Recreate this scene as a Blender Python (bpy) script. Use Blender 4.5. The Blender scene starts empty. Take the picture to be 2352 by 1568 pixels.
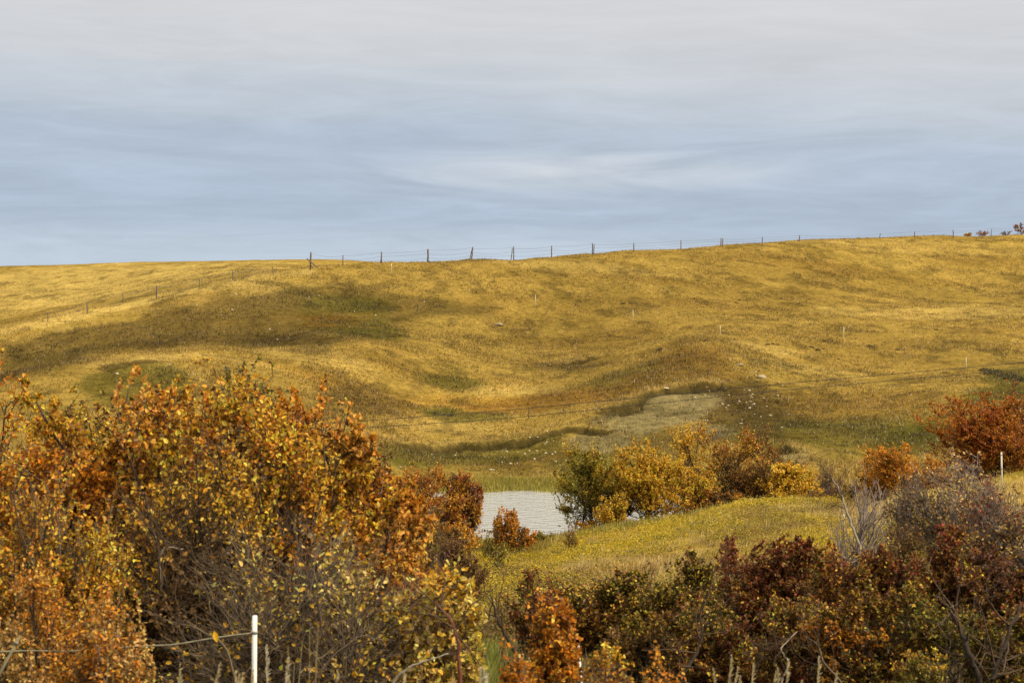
import bpy, math, random
import numpy as np
PI = math.pi
scene = bpy.context.scene
COL = scene.collection
F = 4573.0            # focal length in units of a 2352 wide frame
UC, VH = 1176.0, 700.0  # optical axis column, eye-level row
rngG = np.random.default_rng(7)

# ---------------------------------------------------------------- noise
def _hash(ix, iy, seed):
    h = (ix.astype(np.int64) * 374761393 + iy.astype(np.int64) * 668265263 + seed * 1442695041) & 0xFFFFFFFF
    h = ((h ^ (h >> 13)) * 1274126177) & 0xFFFFFFFF
    return ((h ^ (h >> 16)) & 0xFFFF) / 65535.0
def vnoise(x, y, seed=0):
    ix = np.floor(x); iy = np.floor(y); fx = x - ix; fy = y - iy
    fx = fx * fx * (3 - 2 * fx); fy = fy * fy * (3 - 2 * fy)
    a = _hash(ix, iy, seed); b = _hash(ix + 1, iy, seed); c = _hash(ix, iy + 1, seed); d = _hash(ix + 1, iy + 1, seed)
    return (a * (1 - fx) + b * fx) * (1 - fy) + (c * (1 - fx) + d * fx) * fy
def fbm(x, y, scale, octaves=4, seed=0, gain=.5):
    r = np.zeros_like(x, dtype=float); a = 1.0; t = 0.0; f = 1.0 / scale
    for o in range(octaves):
        r += a * vnoise(x * f + 17.3 * o, y * f - 9.1 * o, seed + o * 13); t += a; a *= gain; f *= 2.03
    return r / t          # 0..1
def sstep(a, b, x):
    t = np.clip((x - a) / (b - a), 0, 1); return t * t * (3 - 2 * t)

# ---------------------------------------------------------------- mesh helpers
def mesh_obj(name, V, faces, mat=None, parent=None, cols=None, smooth=False, loc=None):
    """faces: list of integer arrays (n,k); cols: per vertex rgb"""
    me = bpy.data.meshes.new(name)
    V = np.asarray(V, dtype=np.float32)
    if loc is not None: V = V - np.array(loc, dtype=np.float32)
    faces = [np.asarray(f, dtype=np.int32) for f in (faces if isinstance(faces, list) else [faces]) if len(f)]
    me.vertices.add(len(V)); me.vertices.foreach_set('co', V.ravel())
    nl = sum(f.size for f in faces); nf = sum(len(f) for f in faces)
    me.loops.add(nl); me.polygons.add(nf)
    me.loops.foreach_set('vertex_index', np.concatenate([f.ravel() for f in faces]))
    tot = np.concatenate([np.full(len(f), f.shape[1], dtype=np.int32) for f in faces])
    st = np.zeros(nf, dtype=np.int32); st[1:] = np.cumsum(tot)[:-1]
    me.polygons.foreach_set('loop_start', st)
    me.polygons.foreach_set('loop_total', tot)
    if smooth: me.polygons.foreach_set('use_smooth', np.ones(nf, dtype=bool))
    if cols is not None:
        at = me.color_attributes.new('Col', 'FLOAT_COLOR', 'POINT')
        c = np.ones((len(V), 4), dtype=np.float32); c[:, :3] = cols
        at.data.foreach_set('color', c.ravel())
    me.update(calc_edges=True)
    o = bpy.data.objects.new(name, me); COL.objects.link(o)
    if mat: me.materials.append(mat)
    if parent: o.parent = parent
    if loc is not None and parent is None: o.location = loc
    return o
def tag(o, label=None, cat=None, group=None, kind=None):
    if label: o['label'] = label
    if cat: o['category'] = cat
    if group: o['group'] = group
    if kind: o['kind'] = kind
    return o
def empty(name, loc, rz=0):
    o = bpy.data.objects.new(name, None); COL.objects.link(o); o.location = loc; o.rotation_euler = (0, 0, rz)
    o.empty_display_size = .2; return o
def tubes(P, R, sides=3):
    """P (N,K,3) polylines, R (N,K) radii -> verts, quads"""
    P = np.asarray(P, float); N, K, _ = P.shape
    T = np.gradient(P, axis=1); T /= np.linalg.norm(T, axis=2, keepdims=True) + 1e-9
    ref = np.where(np.abs(T[..., 2:3]) > .9, np.array([1., 0, 0]), np.array([0, 0, 1.]))
    A = np.cross(T, ref); A /= np.linalg.norm(A, axis=2, keepdims=True) + 1e-9
    B = np.cross(T, A)
    ang = np.arange(sides) * 2 * PI / sides
    V = P[:, :, None, :] + R[:, :, None, None] * (A[:, :, None, :] * np.cos(ang)[None, None, :, None] + B[:, :, None, :] * np.sin(ang)[None, None, :, None])
    idx = np.arange(N * K * sides).reshape(N, K, sides)
    a = idx[:, :-1, :]; b = idx[:, 1:, :]
    q = np.stack([a, np.roll(a, -1, 2), np.roll(b, -1, 2), b], -1).reshape(-1, 4)
    return V.reshape(-1, 3), q
class MB:
    def __init__(s): s.V = []; s.F = {}; s.C = []; s.n = 0
    def add(s, V, f, col=None):
        V = np.asarray(V, float); f = np.asarray(f)
        s.V.append(V); s.F.setdefault(f.shape[1], []).append(f + s.n); s.n += len(V)
        s.C.append(np.broadcast_to(np.array(col if col is not None else (1, 1, 1), float), (len(V), 3)))
    def tube(s, pts, r, sides=8, col=None, caps=True):
        pts = np.array(pts, float); r = np.broadcast_to(np.array(r, float), (len(pts),))
        V, q = tubes(pts[None], r[None], sides); s.add(V, q, col)
        if caps:
            n = len(pts)
            for k, ring in ((0, range(sides)), (1, range(sides))):
                base = 0 if k == 0 else (n - 1) * sides
                ids = [base + i for i in ring]
                if k == 0: ids = ids[::-1]
                s.F.setdefault(sides, []).append(np.array([ids]) + s.n - len(V))
    def box(s, c, d, col=None, rot=None):
        v = np.array([[x, y, z] for x in (-.5, .5) for y in (-.5, .5) for z in (-.5, .5)]) * np.array(d)
        if rot is not None: v = v @ np.array(rot).T
        f = np.array([[0, 1, 3, 2], [4, 6, 7, 5], [0, 4, 5, 1], [2, 3, 7, 6], [0, 2, 6, 4], [1, 5, 7, 3]])
        s.add(v + np.array(c), f, col)
    def build(s, name, mat, parent=None, loc=None, smooth=False):
        return mesh_obj(name, np.concatenate(s.V), [np.concatenate(f) for f in s.F.values()], mat, parent, np.concatenate(s.C), smooth, loc)

# ---------------------------------------------------------------- materials
def newmat(name):
    m = bpy.data.materials.new(name); m.use_nodes = True
    nt = m.node_tree; nt.nodes.clear()
    out = nt.nodes.new('ShaderNodeOutputMaterial'); return m, nt, out
def leaf_mat(name, trans=.38, gloss=.02):
    m, nt, out = newmat(name); N = nt.nodes.new; L = nt.links.new
    at = N('ShaderNodeAttribute'); at.attribute_name = 'Col'
    d = N('ShaderNodeBsdfDiffuse'); t = N('ShaderNodeBsdfTranslucent'); mx = N('ShaderNodeMixShader')
    mx.inputs[0].default_value = trans
    L(at.outputs['Color'], d.inputs['Color']); L(at.outputs['Color'], t.inputs['Color'])
    L(d.outputs[0], mx.inputs[1]); L(t.outputs[0], mx.inputs[2])
    g = N('ShaderNodeBsdfGlossy'); g.inputs['Roughness'].default_value = .45
    g.inputs['Color'].default_value = (.9, .9, .9, 1)
    m2 = N('ShaderNodeMixShader'); m2.inputs[0].default_value = gloss
    L(mx.outputs[0], m2.inputs[1]); L(g.outputs[0], m2.inputs[2]); L(m2.outputs[0], out.inputs[0]); return m
def bark_mat(name, rough=.85, bump=.0, scale=30):
    m, nt, out = newmat(name); N = nt.nodes.new; L = nt.links.new
    at = N('ShaderNodeAttribute'); at.attribute_name = 'Col'
    b = N('ShaderNodeBsdfPrincipled'); b.inputs['Roughness'].default_value = rough
    b.inputs['Specular IOR Level'].default_value = .25
    tc = N('ShaderNodeTexCoord'); nz = N('ShaderNodeTexNoise'); nz.inputs['Scale'].default_value = scale
    L(tc.outputs['Object'], nz.inputs['Vector'])
    mr = N('ShaderNodeMapRange'); mr.inputs['To Min'].default_value = .6; mr.inputs['To Max'].default_value = 1.35
    L(nz.outputs['Fac'], mr.inputs['Value'])
    mu = N('ShaderNodeVectorMath'); mu.operation = 'SCALE'
    L(at.outputs['Color'], mu.inputs[0]); L(mr.outputs[0], mu.inputs['Scale'])
    L(mu.outputs[0], b.inputs['Base Color'])
    if bump:
        bp = N('ShaderNodeBump'); bp.inputs['Strength'].default_value = bump; bp.inputs['Distance'].default_value = .01
        L(nz.outputs['Fac'], bp.inputs['Height']); L(bp.outputs[0], b.inputs['Normal'])
    L(b.outputs[0], out.inputs[0]); return m
M_leaf = leaf_mat('leaf'); M_grass = leaf_mat('grass_blade', .3, .03)
M_bark = bark_mat('bark'); M_post = bark_mat('weathered_wood', .9, .6, 18); M_stone = bark_mat('stone', .9, .5, 9)
M_wire = bark_mat('wire', .6); M_white = bark_mat('white_plastic', .45, 0, 6)

# ---------------------------------------------------------------- terrain
def P3(u, v, Y): return np.array([(u - UC) * Y / F, Y, (VH - v) * Y / F])
CP = [  # (u, v, Y) surface points;   a 4th entry gives the height directly instead
 # ground near the viewer
 (-700,0,3,-1.7),(1176,0,3,-1.7),(3000,0,3,-1.6),(-700,0,8,-2.6),(1176,0,8,-2.6),(3000,0,8,-2.4),
 (-700,0,13,-3.3),(300,0,13,-3.4),(1176,0,13,-3.4),(2000,0,13,-3.3),(3000,0,13,-3.0),
 (-700,0,20,-4.0),(400,0,20,-4.15),(1080,1568,22),(1700,1568,21.5),(2352,1480,21.5),(3000,0,21,-3.4),
 (1080,1500,27),(1100,1400,37),(1150,1320,48),(1200,1262,60),(1400,1420,33),(1700,1400,32),(2000,1400,29),(2352,1345,26),(3000,0,27,-3.4),
 (-700,0,45,-6.0),(300,0,45,-6.2),(800,0,45,-6.3),(-700,0,64,-7.1),(300,0,64,-7.3),(800,0,64,-7.4),(1000,0,64,-7.4),
 (-700,0,30,-5.0),(300,0,30,-5.1),(700,0,35,-5.6),
 (1300,1300,46),(1500,1252,51),(1500,1203,60),(1600,1177,65.5),(1300,1217,65),(1450,1192,65),(1750,1165,65),
 (1900,1152,62),(1900,1250,45),(1700,1250,48),(2100,1125,52),(2100,1185,45),(2352,1090,52),(2352,1200,38),(3000,0,52,-4.0),(3000,0,38,-3.7),
 # pond bed and its banks
 (1180,0,66.3,-7.62),(1000,0,74,-9.0),(1100,0,71,-8.35),(1100,0,78,-9.2),(1300,0,72,-8.9),(1300,0,79,-9.2),(1500,0,73,-8.8),(1500,0,79,-9.2),(1700,0,73,-8.7),(1700,0,79,-8.9),
 (1200,0,69.6,-8.0),(1340,0,68.6,-8.0),(1500,0,69.0,-8.0),(1850,0,68,-7.9),(1850,0,76,-8.0),(850,0,72,-7.9),(850,0,80,-7.9),
 (950,0,85.5,-7.95),(1100,0,85.2,-7.98),(1300,0,85.2,-7.98),(1500,0,85,-7.95),(1700,0,83,-7.9),
 (2100,0,60,-6.2),(2100,0,67,-7.1),(2000,1090,76),(2352,0,60,-4.95),(2352,0,66,-5.2),(3000,0,66,-4.6),
 # far bank and lower slope
 (1200,1105,88),(1000,1105,87),(1450,1100,88),(1200,1052,95),(1000,1055,94),(1450,1040,95),(1200,1022,100),(950,1028,99),(1650,1060,88),(1650,1010,95),
 (1830,1085,83),(1850,1020,92),(2000,1050,88),(2150,1010,92),(2352,1010,84),(3000,1000,84),
 (1100,950,115),(1100,900,128),(1200,850,141),(1200,750,167),(1300,650,191),(1300,588,210),(950,985,106),(950,905,124),
 (1400,900,119),(1400,945,108),(1550,885,117),(1600,940,108),(1620,782,139),(1500,812,141),(1430,850,134),(1700,850,127),(1800,832,134),(1820,900,119),(1750,960,106),
 (2000,850,136),(2000,930,114),(2200,880,122),(2352,800,150),(2352,885,121),(2352,925,104),(2150,950,104),(3000,830,132),(3000,930,100),
 (2000,750,165),(1700,740,162),(2352,720,180),(1700,660,200),(2050,650,222),(2352,640,232),(3000,640,230),(3000,740,165),
 # ridge that carries the fence
 (720,617,186),(870,602,197),(1090,595,205),(1270,588,212),(1455,578,226),(1660,565,246),(1840,553,265),(2100,545,280),(2352,538,286),(3000,520,290),
 (870,0,222,2.6),(1090,0,232,3.4),(1300,0,245,3.6),(1660,0,290,5.3),(2100,0,330,6.6),(2352,0,340,7.4),(3000,0,345,8.8),(1300,0,340,2.0),(1800,0,400,3),(1100,0,300,2.6),(2400,0,420,4),
 # left shoulder running down from the brace post
 (600,632,179),(540,645,174),(400,675,168),(250,705,161),(100,740,153),(0,762,148),(-300,815,138),(-700,870,130),
 (600,0,205,2.35),(300,0,192,-.8),(100,0,185,-2.5),(0,0,182,-3.3),(-300,0,175,-5),(-700,0,170,-6),(720,0,215,3.0),
 # the pale hill far to the left
 (600,628,252),(300,692,232),(0,745,226),(0,680,272),(300,640,282),(0,611,338),(300,603,338),(600,599,340),(850,601,342),(1000,0,345,5.6),
 (-400,700,265),(-400,625,338),(-700,640,338),(-700,730,250),(0,0,420,4.5),(600,0,420,4.8),(-700,0,420,3),
 # hollow and spurs on the left
 (300,720,158),(300,778,143),(500,740,150),(700,790,135),(850,800,133),(150,0,131,-4.6),(300,0,132,-4.15),(500,0,134.5,-3.7),(0,0,130,-5.4),(-400,0,126,-6.3),
 (300,808,122),(500,799,127),(150,829,118),(0,861,114),(-400,930,106),(-700,960,100),(0,800,141),(100,770,146),
 (300,870,108),(300,930,98),(0,905,105),(0,960,96),(400,1000,87),(400,1100,73),(0,1060,82),(-700,1050,82),(700,850,118),(700,950,99),(850,905,117),(850,1018,95),(700,1040,86),(900,1080,87),
 (800,720,162),(800,655,177),(950,752,156),(950,680,173),(1050,800,147),(900,860,128),(550,690,163),(1060,720,168),
]
CPa = []
for c in CP:
    z = c[3] if len(c) > 3 else (VH - c[1]) * c[2] / F
    CPa.append(((c[0] - UC) / 380., math.log(c[2]) * 4.2, z))
CPa = np.array(CPa)
def tps(r2): return np.where(r2 > 1e-12, .5 * r2 * np.log(r2 + 1e-12), 0)
n = len(CPa); A = np.zeros((n + 3, n + 3))
d2 = (CPa[:, None, 0] - CPa[None, :, 0]) ** 2 + (CPa[:, None, 1] - CPa[None, :, 1]) ** 2
A[:n, :n] = tps(d2) + np.eye(n) * .0006
A[:n, n] = 1; A[:n, n + 1:] = CPa[:, :2]; A[n:, :n] = A[:n, n:].T
W = np.linalg.solve(A, np.concatenate([CPa[:, 2], [0, 0, 0]]))
def rbf(a, b):
    out = np.empty(a.size); a = a.ravel(); b = b.ravel()
    for s in range(0, a.size, 40000):
        aa = a[s:s + 40000]; bb = b[s:s + 40000]
        r2 = (aa[:, None] - CPa[None, :, 0]) ** 2 + (bb[:, None] - CPa[None, :, 1]) ** 2
        out[s:s + 40000] = tps(r2) @ W[:n] + W[n] + W[n + 1] * aa + W[n + 2] * bb
    return out
US = np.concatenate([np.linspace(-5200, -420, 60)[:-1], np.linspace(-420, 2780, 720), np.linspace(2780, 7500, 60)[1:]])
YS = np.concatenate([np.geomspace(2.5, 60, 110)[:-1], np.linspace(60, 90, 70)[:-1], np.geomspace(90, 132, 250)[:-1], np.geomspace(132, 300, 240)[:-1], np.geomspace(300, 430, 60)])
# coarse spline grid, then refined
cu = np.linspace(-760, 3080, 150); cy = np.geomspace(2.5, 430, 240)
gu, gy = np.meshgrid(cu, cy)
Zc = rbf((gu - UC) / 380., np.log(gy) * 4.2).reshape(gu.shape)
def bil(Z, xs, ys, x, y):
    i = np.clip(np.searchsorted(xs, x) - 1, 0, len(xs) - 2); j = np.clip(np.searchsorted(ys, y) - 1, 0, len(ys) - 2)
    tx = np.clip((x - xs[i]) / (xs[i + 1] - xs[i]), 0, 1); ty = np.clip((y - ys[j]) / (ys[j + 1] - ys[j]), 0, 1)
    return (Z[j, i] * (1 - tx) + Z[j, i + 1] * tx) * (1 - ty) + (Z[j + 1, i] * (1 - tx) + Z[j + 1, i + 1] * tx) * ty
def cub(Z, xs, ys, x, y):
    """smooth (Catmull-Rom) lookup on a uniform grid in x and log-uniform in y"""
    fx = np.clip((x - xs[0]) / (xs[1] - xs[0]), 1, len(xs) - 3.001); ly = np.log(ys)
    fy = np.clip((np.log(y) - ly[0]) / (ly[1] - ly[0]), 1, len(ys) - 3.001)
    i = np.floor(fx).astype(int); j = np.floor(fy).astype(int); tx = fx - i; ty = fy - j
    def w(t): return [-.5 * t + t * t - .5 * t ** 3, 1 - 2.5 * t * t + 1.5 * t ** 3, .5 * t + 2 * t * t - 1.5 * t ** 3, -.5 * t * t + .5 * t ** 3]
    wx, wy = w(tx), w(ty); r = 0
    for a in range(4):
        for b in range(4): r = r + Z[j + b - 1, i + a - 1] * wx[a] * wy[b]
    return r
GU, GY = np.meshgrid(US, YS)
GX = (GU - UC) * GY / F
Z = cub(Zc, cu, cy, np.clip(GU, -740, 3060), GY)

def hitY(u, v, Zg):
    """distance at which the line of sight through (u, v) meets the ground"""
    i = int(np.clip(np.searchsorted(US, u) - 1, 0, len(US) - 2)); t = (u - US[i]) / (US[i + 1] - US[i])
    z = Zg[:, i] * (1 - t) + Zg[:, i + 1] * t
    vv = VH - z * F / YS
    k = np.where(vv <= v)[0]
    if len(k) == 0: return float(YS[int(np.argmin(np.where(YS < 400, vv, 1e9)))])
    k = k[0]
    if k == 0: return YS[0]
    a, b = vv[k - 1], vv[k]
    return YS[k - 1] + (YS[k] - YS[k - 1]) * (a - v) / (a - b + 1e-9)
Z0 = Z.copy()
# eroded cut banks: (pixels along the lip, drop, run-out, strength of bare soil)
SCARPS = [
 ([(1680,882),(1640,880),(1590,885),(1540,893),(1500,900),(1465,915),(1435,930),(1390,945),(1350,958)], .55, 5.5),
 ([(1440,985),(1400,984),(1350,978),(1300,980),(1260,990),(1220,1003),(1180,1010),(1120,1013),(1060,1012),(1010,1022),(960,1020),(900,1016),(860,1014)], .42, 4.0),
 ([(1870,1062),(1850,1040),(1825,1026),(1795,1018)], .5, 3.0),
 ([(200,856),(235,848),(270,838),(300,830),(350,828),(400,832)], .35, 3.0),
 ([(115,757),(145,755),(175,752)], .35, 2.0),
 ([(1395,812),(1350,820),(1310,830),(1270,838)], .4, 3.0),
 ([(640,659),(700,655),(760,656),(820,660)], .2, 2.5),
]
def seg_dist(px, py, poly):
    best = np.full(px.shape, 1e9); sg = np.zeros(px.shape); along = np.zeros(px.shape); m = len(poly) - 1
    for k in range(m):
        ax, ay = poly[k]; bx, by = poly[k + 1]; dx, dy = bx - ax, by - ay; L2 = dx * dx + dy * dy
        t = np.clip(((px - ax) * dx + (py - ay) * dy) / L2, 0, 1)
        qx, qy = ax + t * dx, ay + t * dy; d = np.hypot(px - qx, py - qy)
        c = np.sign(py - qy) ; mk = d < best
        best = np.where(mk, d, best); sg = np.where(mk, c, sg); along = np.where(mk, (k + t) / m, along)
    return best * sg, along            # positive = uphill (farther away)
SOIL = np.zeros(Z.shape); LIP = np.zeros(Z.shape); CLAYZ = np.zeros(Z.shape)
SCW = []
for poly, drop, run in SCARPS:
    w = []
    for (u, v) in poly:
        Y = hitY(u, v, Z0); w.append(((u - UC) * Y / F, Y))
    SCW.append(w); xs = [p[0] for p in w]; ys = [p[1] for p in w]
    mk = (GX > min(xs) - 8) & (GX < max(xs) + 8) & (GY > min(ys) - 12) & (GY < max(ys) + 6)
    wob = (fbm(GX[mk], GY[mk], 2.4, 4, 5, .6) - .5) * 2.2
    d, al = seg_dist(GX[mk], GY[mk], w); d = d + wob
    fade = sstep(0, .14, al) * sstep(1, .86, al) * (.5 + .65 * sstep(.32, .62, fbm(GX[mk], GY[mk], 2.6, 3, 9)))
    endd = np.where((al <= 0) | (al >= 1), 0, 1)
    prof = np.where(d > 0, .18 * np.exp(-d / 1.5), -np.clip(-d / .28, 0, 1) * np.exp(-np.clip(-d - .28, 0, None) / run))
    Z[mk] += drop * prof * fade * endd
    s = sstep(.12, -.02, d) * sstep(-.75, -.35, d) * np.clip(fade * 1.6, 0, 1) * endd; SOIL[mk] = np.maximum(SOIL[mk], s * min(1, drop / .4))
    LIP[mk] = np.maximum(LIP[mk], np.exp(-((d - .5) / .5) ** 2) * fade * endd)
# small scale unevenness
rough = np.clip((GY - 8) / 40, .2, 1)
dpond = sstep(-7.6, -7.0, Z)
Z += ((fbm(GX, GY, 14, 3, 21) - .5) * .5 * sstep(95, 115, GY) + (fbm(GX, GY, 3.0, 3, 31) - .5) * .28 * (.25 + .75 * dpond) + (fbm(GX, GY, .8, 2, 41) - .5) * .10) * rough * np.clip(.3 + sstep(85, 100, GY), 0, 1)
Z += (fbm(GX, GY, 5.5, 3, 97) - .5) * .75 * sstep(26, 34, GY) * sstep(66, 60, GY)
Z = np.where((GY > 300), Z0 * .5 + Z * .5, Z)

Z -= .30 * sstep(38, 50, GY) * sstep(71.5, 68.5, GY) * sstep(950, 1100, GU) * sstep(2080, 1960, GU)
def ground(x, y):
    x = np.asarray(x, float); y = np.asarray(y, float)
    return bil(Z, US, YS, UC + F * x / y, y)
def on_ground(u, v):
    Y = hitY(u, v, Z); return np.array([(u - UC) * Y / F, Y, (VH - v) * Y / F])

# ground cover colours, and the mound's painted light and shade, placed as patches
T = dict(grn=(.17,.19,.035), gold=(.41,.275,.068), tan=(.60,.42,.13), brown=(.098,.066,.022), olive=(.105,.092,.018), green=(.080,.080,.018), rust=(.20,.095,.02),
         clay=(.255,.200,.095), soil=(.030,.022,.012), yg=(.38,.285,.032), litter=(.075,.05,.028), dgold=(.25,.15,.035), ochre=(.48,.28,.045))
T = {k: np.array(v) for k, v in T.items()}
BLOBS = [  # u, v, half width, half height, tone, strength
 (250,650,420,45,'tan',.75),(300,700,500,14,'tan',.5),(1300,612,260,16,'tan',.35),(2100,570,300,16,'tan',.25),
 (380,690,200,14,'dgold',.5),
 (790,690,110,24,'olive',.65),(850,758,90,18,'olive',.8),(650,700,60,12,'green',.3),
 (520,905,120,18,'brown',.35),(830,915,140,34,'dgold',.7),(880,830,100,16,'dgold',.4),
 (1050,885,90,20,'olive',.75),(1030,850,60,14,'olive',.4),(1060,935,180,20,'ochre',.6),(1270,930,200,22,'rust',.65),(1010,948,50,10,'green',.6),(1000,985,160,14,'tan',.4),
 (1180,905,120,14,'tan',.4),(1500,1005,190,22,'brown',.45),
 (1150,1055,330,26,'dgold',.6),(1250,1045,300,14,'brown',.5),(1200,1118,300,8,'yg',.9),(1400,1060,160,22,'olive',.5),
 (1740,955,140,50,'brown',.75),(1700,890,70,24,'brown',.6),(1950,1000,280,50,'olive',.75),(1960,930,220,30,'dgold',.6),(2120,1010,120,40,'olive',.7),
 (2330,868,90,26,'green',.7),(2300,905,120,20,'olive',.8),(1480,865,160,26,'olive',.55),(1600,825,80,24,'dgold',.75),(1540,800,90,12,'dgold',.5),(1330,835,110,14,'brown',.5),  # includes shade painted on the mound's left side
 (1380,780,200,22,'dgold',.45),(1250,720,200,30,'dgold',.35),(1760,800,80,12,'tan',.6),(1850,850,140,14,'tan',.35),(2150,720,260,16,'tan',.5),(1450,690,200,12,'dgold',.4),(1950,625,300,16,'dgold',.5),  # tan beside the mound paints its lit right side
 (2250,600,160,14,'dgold',.45),(1500,640,160,10,'dgold',.4),(1700,700,200,10,'dgold',.35),(2300,760,140,14,'dgold',.3),
 (650,810,220,12,'tan',.35),(450,820,250,8,'tan',.4),(700,860,150,14,'ochre',.35),(700,1010,260,20,'olive',.6),
 (1700,1185,220,14,'yg',.9),(1450,1230,240,20,'yg',.6),(1560,1245,70,10,'tan',.8),(1440,1290,120,20,'tan',.5),(1280,1270,70,14,'tan',.6),(2100,1140,180,26,'tan',.85),(2350,1120,150,30,'tan',.7),
 (1085,1500,120,90,'grn',.95),(1200,1420,120,30,'yg',.8),(1780,1265,120,14,'tan',.7),(1870,1190,130,16,'yg',.9),
]
C = np.empty(Z.shape + (3,))
mix = fbm(GX, GY * .7, 9, 4, 51)[..., None]
C[:] = T['gold'] * (1 - mix * .45) + T['dgold'] * mix * .45
mead = (sstep(71, 66, GY) * sstep(24, 34, GY))[..., None]
m2 = sstep(.35, .65, fbm(GX, GY, 4, 4, 61))[..., None]
C = C * (1 - mead) + (T['yg'] * m2 + (T['dgold'] * .6 + T['tan'] * .3) * (1 - m2)) * mead
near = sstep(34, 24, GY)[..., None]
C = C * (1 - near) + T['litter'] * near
# land hidden behind the shrubs at far left / right of the pond
def vis_v(): return VH - Z * F / GY
for (u, v, du, dv, tone, s) in BLOBS:
    Yc = hitY(u, v, Z0); Ya = hitY(u, v + dv, Z0); Yb = hitY(u, v - dv, Z0)
    if Yc is None: continue
    if Yb is None: Yb = Yc * 1.1
    lc, la, lb = math.log(Yc), math.log(Yc / Ya), math.log(Yb / Yc)
    la = max(la, .012); lb = min(max(lb, .012), la * 3.5 + .02)
    dl = np.log(GY) - lc
    q = ((GU - u) / du) ** 2 + np.where(dl > 0, dl / lb, dl / la) ** 2
    w = q + (fbm(GX, GY, 5, 4, int(u + v)) - .5) * 1.5
    k = (sstep(1.45, .35, w) * s)[..., None]
    C = C * (1 - k) + T[tone] * k
PX, PV = GU, VH - Z * F / GY
def inside(poly):
    p = np.array(poly, float); mk = (PX > p[:, 0].min() - 60) & (PX < p[:, 0].max() + 60) & (PV > p[:, 1].min() - 40) & (PV < p[:, 1].max() + 40)
    x = PX[mk]; y = PV[mk] * 2.0; best = np.full(x.shape, 1e9); ins = np.zeros(x.shape, bool)
    for i in range(len(p)):
        ax, ay = p[i - 1][0], p[i - 1][1] * 2; bx, by = p[i][0], p[i][1] * 2
        t = np.clip(((x - ax) * (bx - ax) + (y - ay) * (by - ay)) / ((bx - ax) ** 2 + (by - ay) ** 2), 0, 1); best = np.minimum(best, np.hypot(x - ax - t * (bx - ax), y - ay - t * (by - ay)))
        c = ((ay > y) != (by > y)) & (x < (bx - ax) * (y - ay) / (by - ay + 1e-9) + ax); ins ^= c
    return mk, np.where(ins, best, -best)
POLYS = [ # outline, soft edge, tone, strength, ragged
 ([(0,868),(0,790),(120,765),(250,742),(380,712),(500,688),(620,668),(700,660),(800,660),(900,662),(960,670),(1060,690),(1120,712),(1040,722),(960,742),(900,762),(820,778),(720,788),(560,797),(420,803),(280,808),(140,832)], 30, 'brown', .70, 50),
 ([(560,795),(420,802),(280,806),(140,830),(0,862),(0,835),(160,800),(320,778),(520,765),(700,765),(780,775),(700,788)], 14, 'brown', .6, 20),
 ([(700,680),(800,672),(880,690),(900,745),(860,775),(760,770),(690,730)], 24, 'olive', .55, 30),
 ([(0,752),(0,772),(150,742),(300,706),(450,672),(620,640),(720,626),(720,616),(600,630),(400,670),(250,700),(100,735)], 8, 'tan', .8, 8),
 ([(700,745),(690,725),(760,712),(850,718),(880,735),(820,748)], 26, 'rust', .55, 44),
 ([(190,862),(260,840),(340,832),(420,840),(450,870),(430,920),(330,945),(200,925),(160,890)], 24, 'olive', .75, 30),
 ([(700,900),(850,880),(960,900),(940,960),(800,975),(700,960)], 30, 'brown', .45, 40),
 ([(1340,968),(1400,945),(1450,922),(1500,903),(1590,894),(1660,900),(1655,925),(1630,945),(1600,965),(1540,985),(1480,1000),(1400,990)], 12, 'clay', .97, 16),
 ([(1290,1020),(1320,995),(1380,987),(1440,990),(1475,1005),(1440,1030),(1360,1045)], 12, 'clay', .8, 18),
 ([(1555,992),(1600,975),(1660,975),(1690,995),(1650,1012),(1590,1010)], 10, 'clay', .85, 14),
 ([(1785,1040),(1810,1026),(1845,1035),(1860,1058),(1830,1075),(1795,1068)], 8, 'clay', .97, 10),
 ([(1420,870),(1500,825),(1580,795),(1640,800),(1690,860),(1640,875),(1560,880),(1480,898),(1400,930)], 26, 'dgold', .8, 40),  # mound's left face painted darker, as turned from the light
 ([(1650,900),(1720,875),(1790,900),(1830,960),(1800,1010),(1700,990),(1650,950)], 26, 'brown', .75, 40),
 ([(860,1016),(960,1024),(1120,1018),(1230,1008),(1290,1000),(1290,1040),(1200,1065),(1000,1075),(850,1060)], 16, 'olive', .7, 24),
 ([(850,1066),(1000,1072),(1250,1060),(1400,1045),(1420,1090),(1200,1105),(900,1098)], 14, 'green', .3, 30),
 ([(980,945),(1020,934),(1080,948),(1160,955),(1140,968),(1020,968)], 12, 'green', .6, 24),
]
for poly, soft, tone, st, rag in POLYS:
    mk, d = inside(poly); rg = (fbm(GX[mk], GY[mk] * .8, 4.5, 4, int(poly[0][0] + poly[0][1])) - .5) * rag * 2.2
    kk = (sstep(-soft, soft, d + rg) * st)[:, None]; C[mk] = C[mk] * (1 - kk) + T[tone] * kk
k = SOIL[..., None] * .95; C = C * (1 - k) + T['soil'] * k
k = (LIP * .5)[..., None]; C = C * (1 - k) + T['tan'] * .9 * k
wet = sstep(-7.7, -8.05, Z)[..., None] * (GY < 90)[..., None] * (GY > 62)[..., None]; C = C * (1 - wet) + np.array((.05, .045, .03)) * wet
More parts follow.
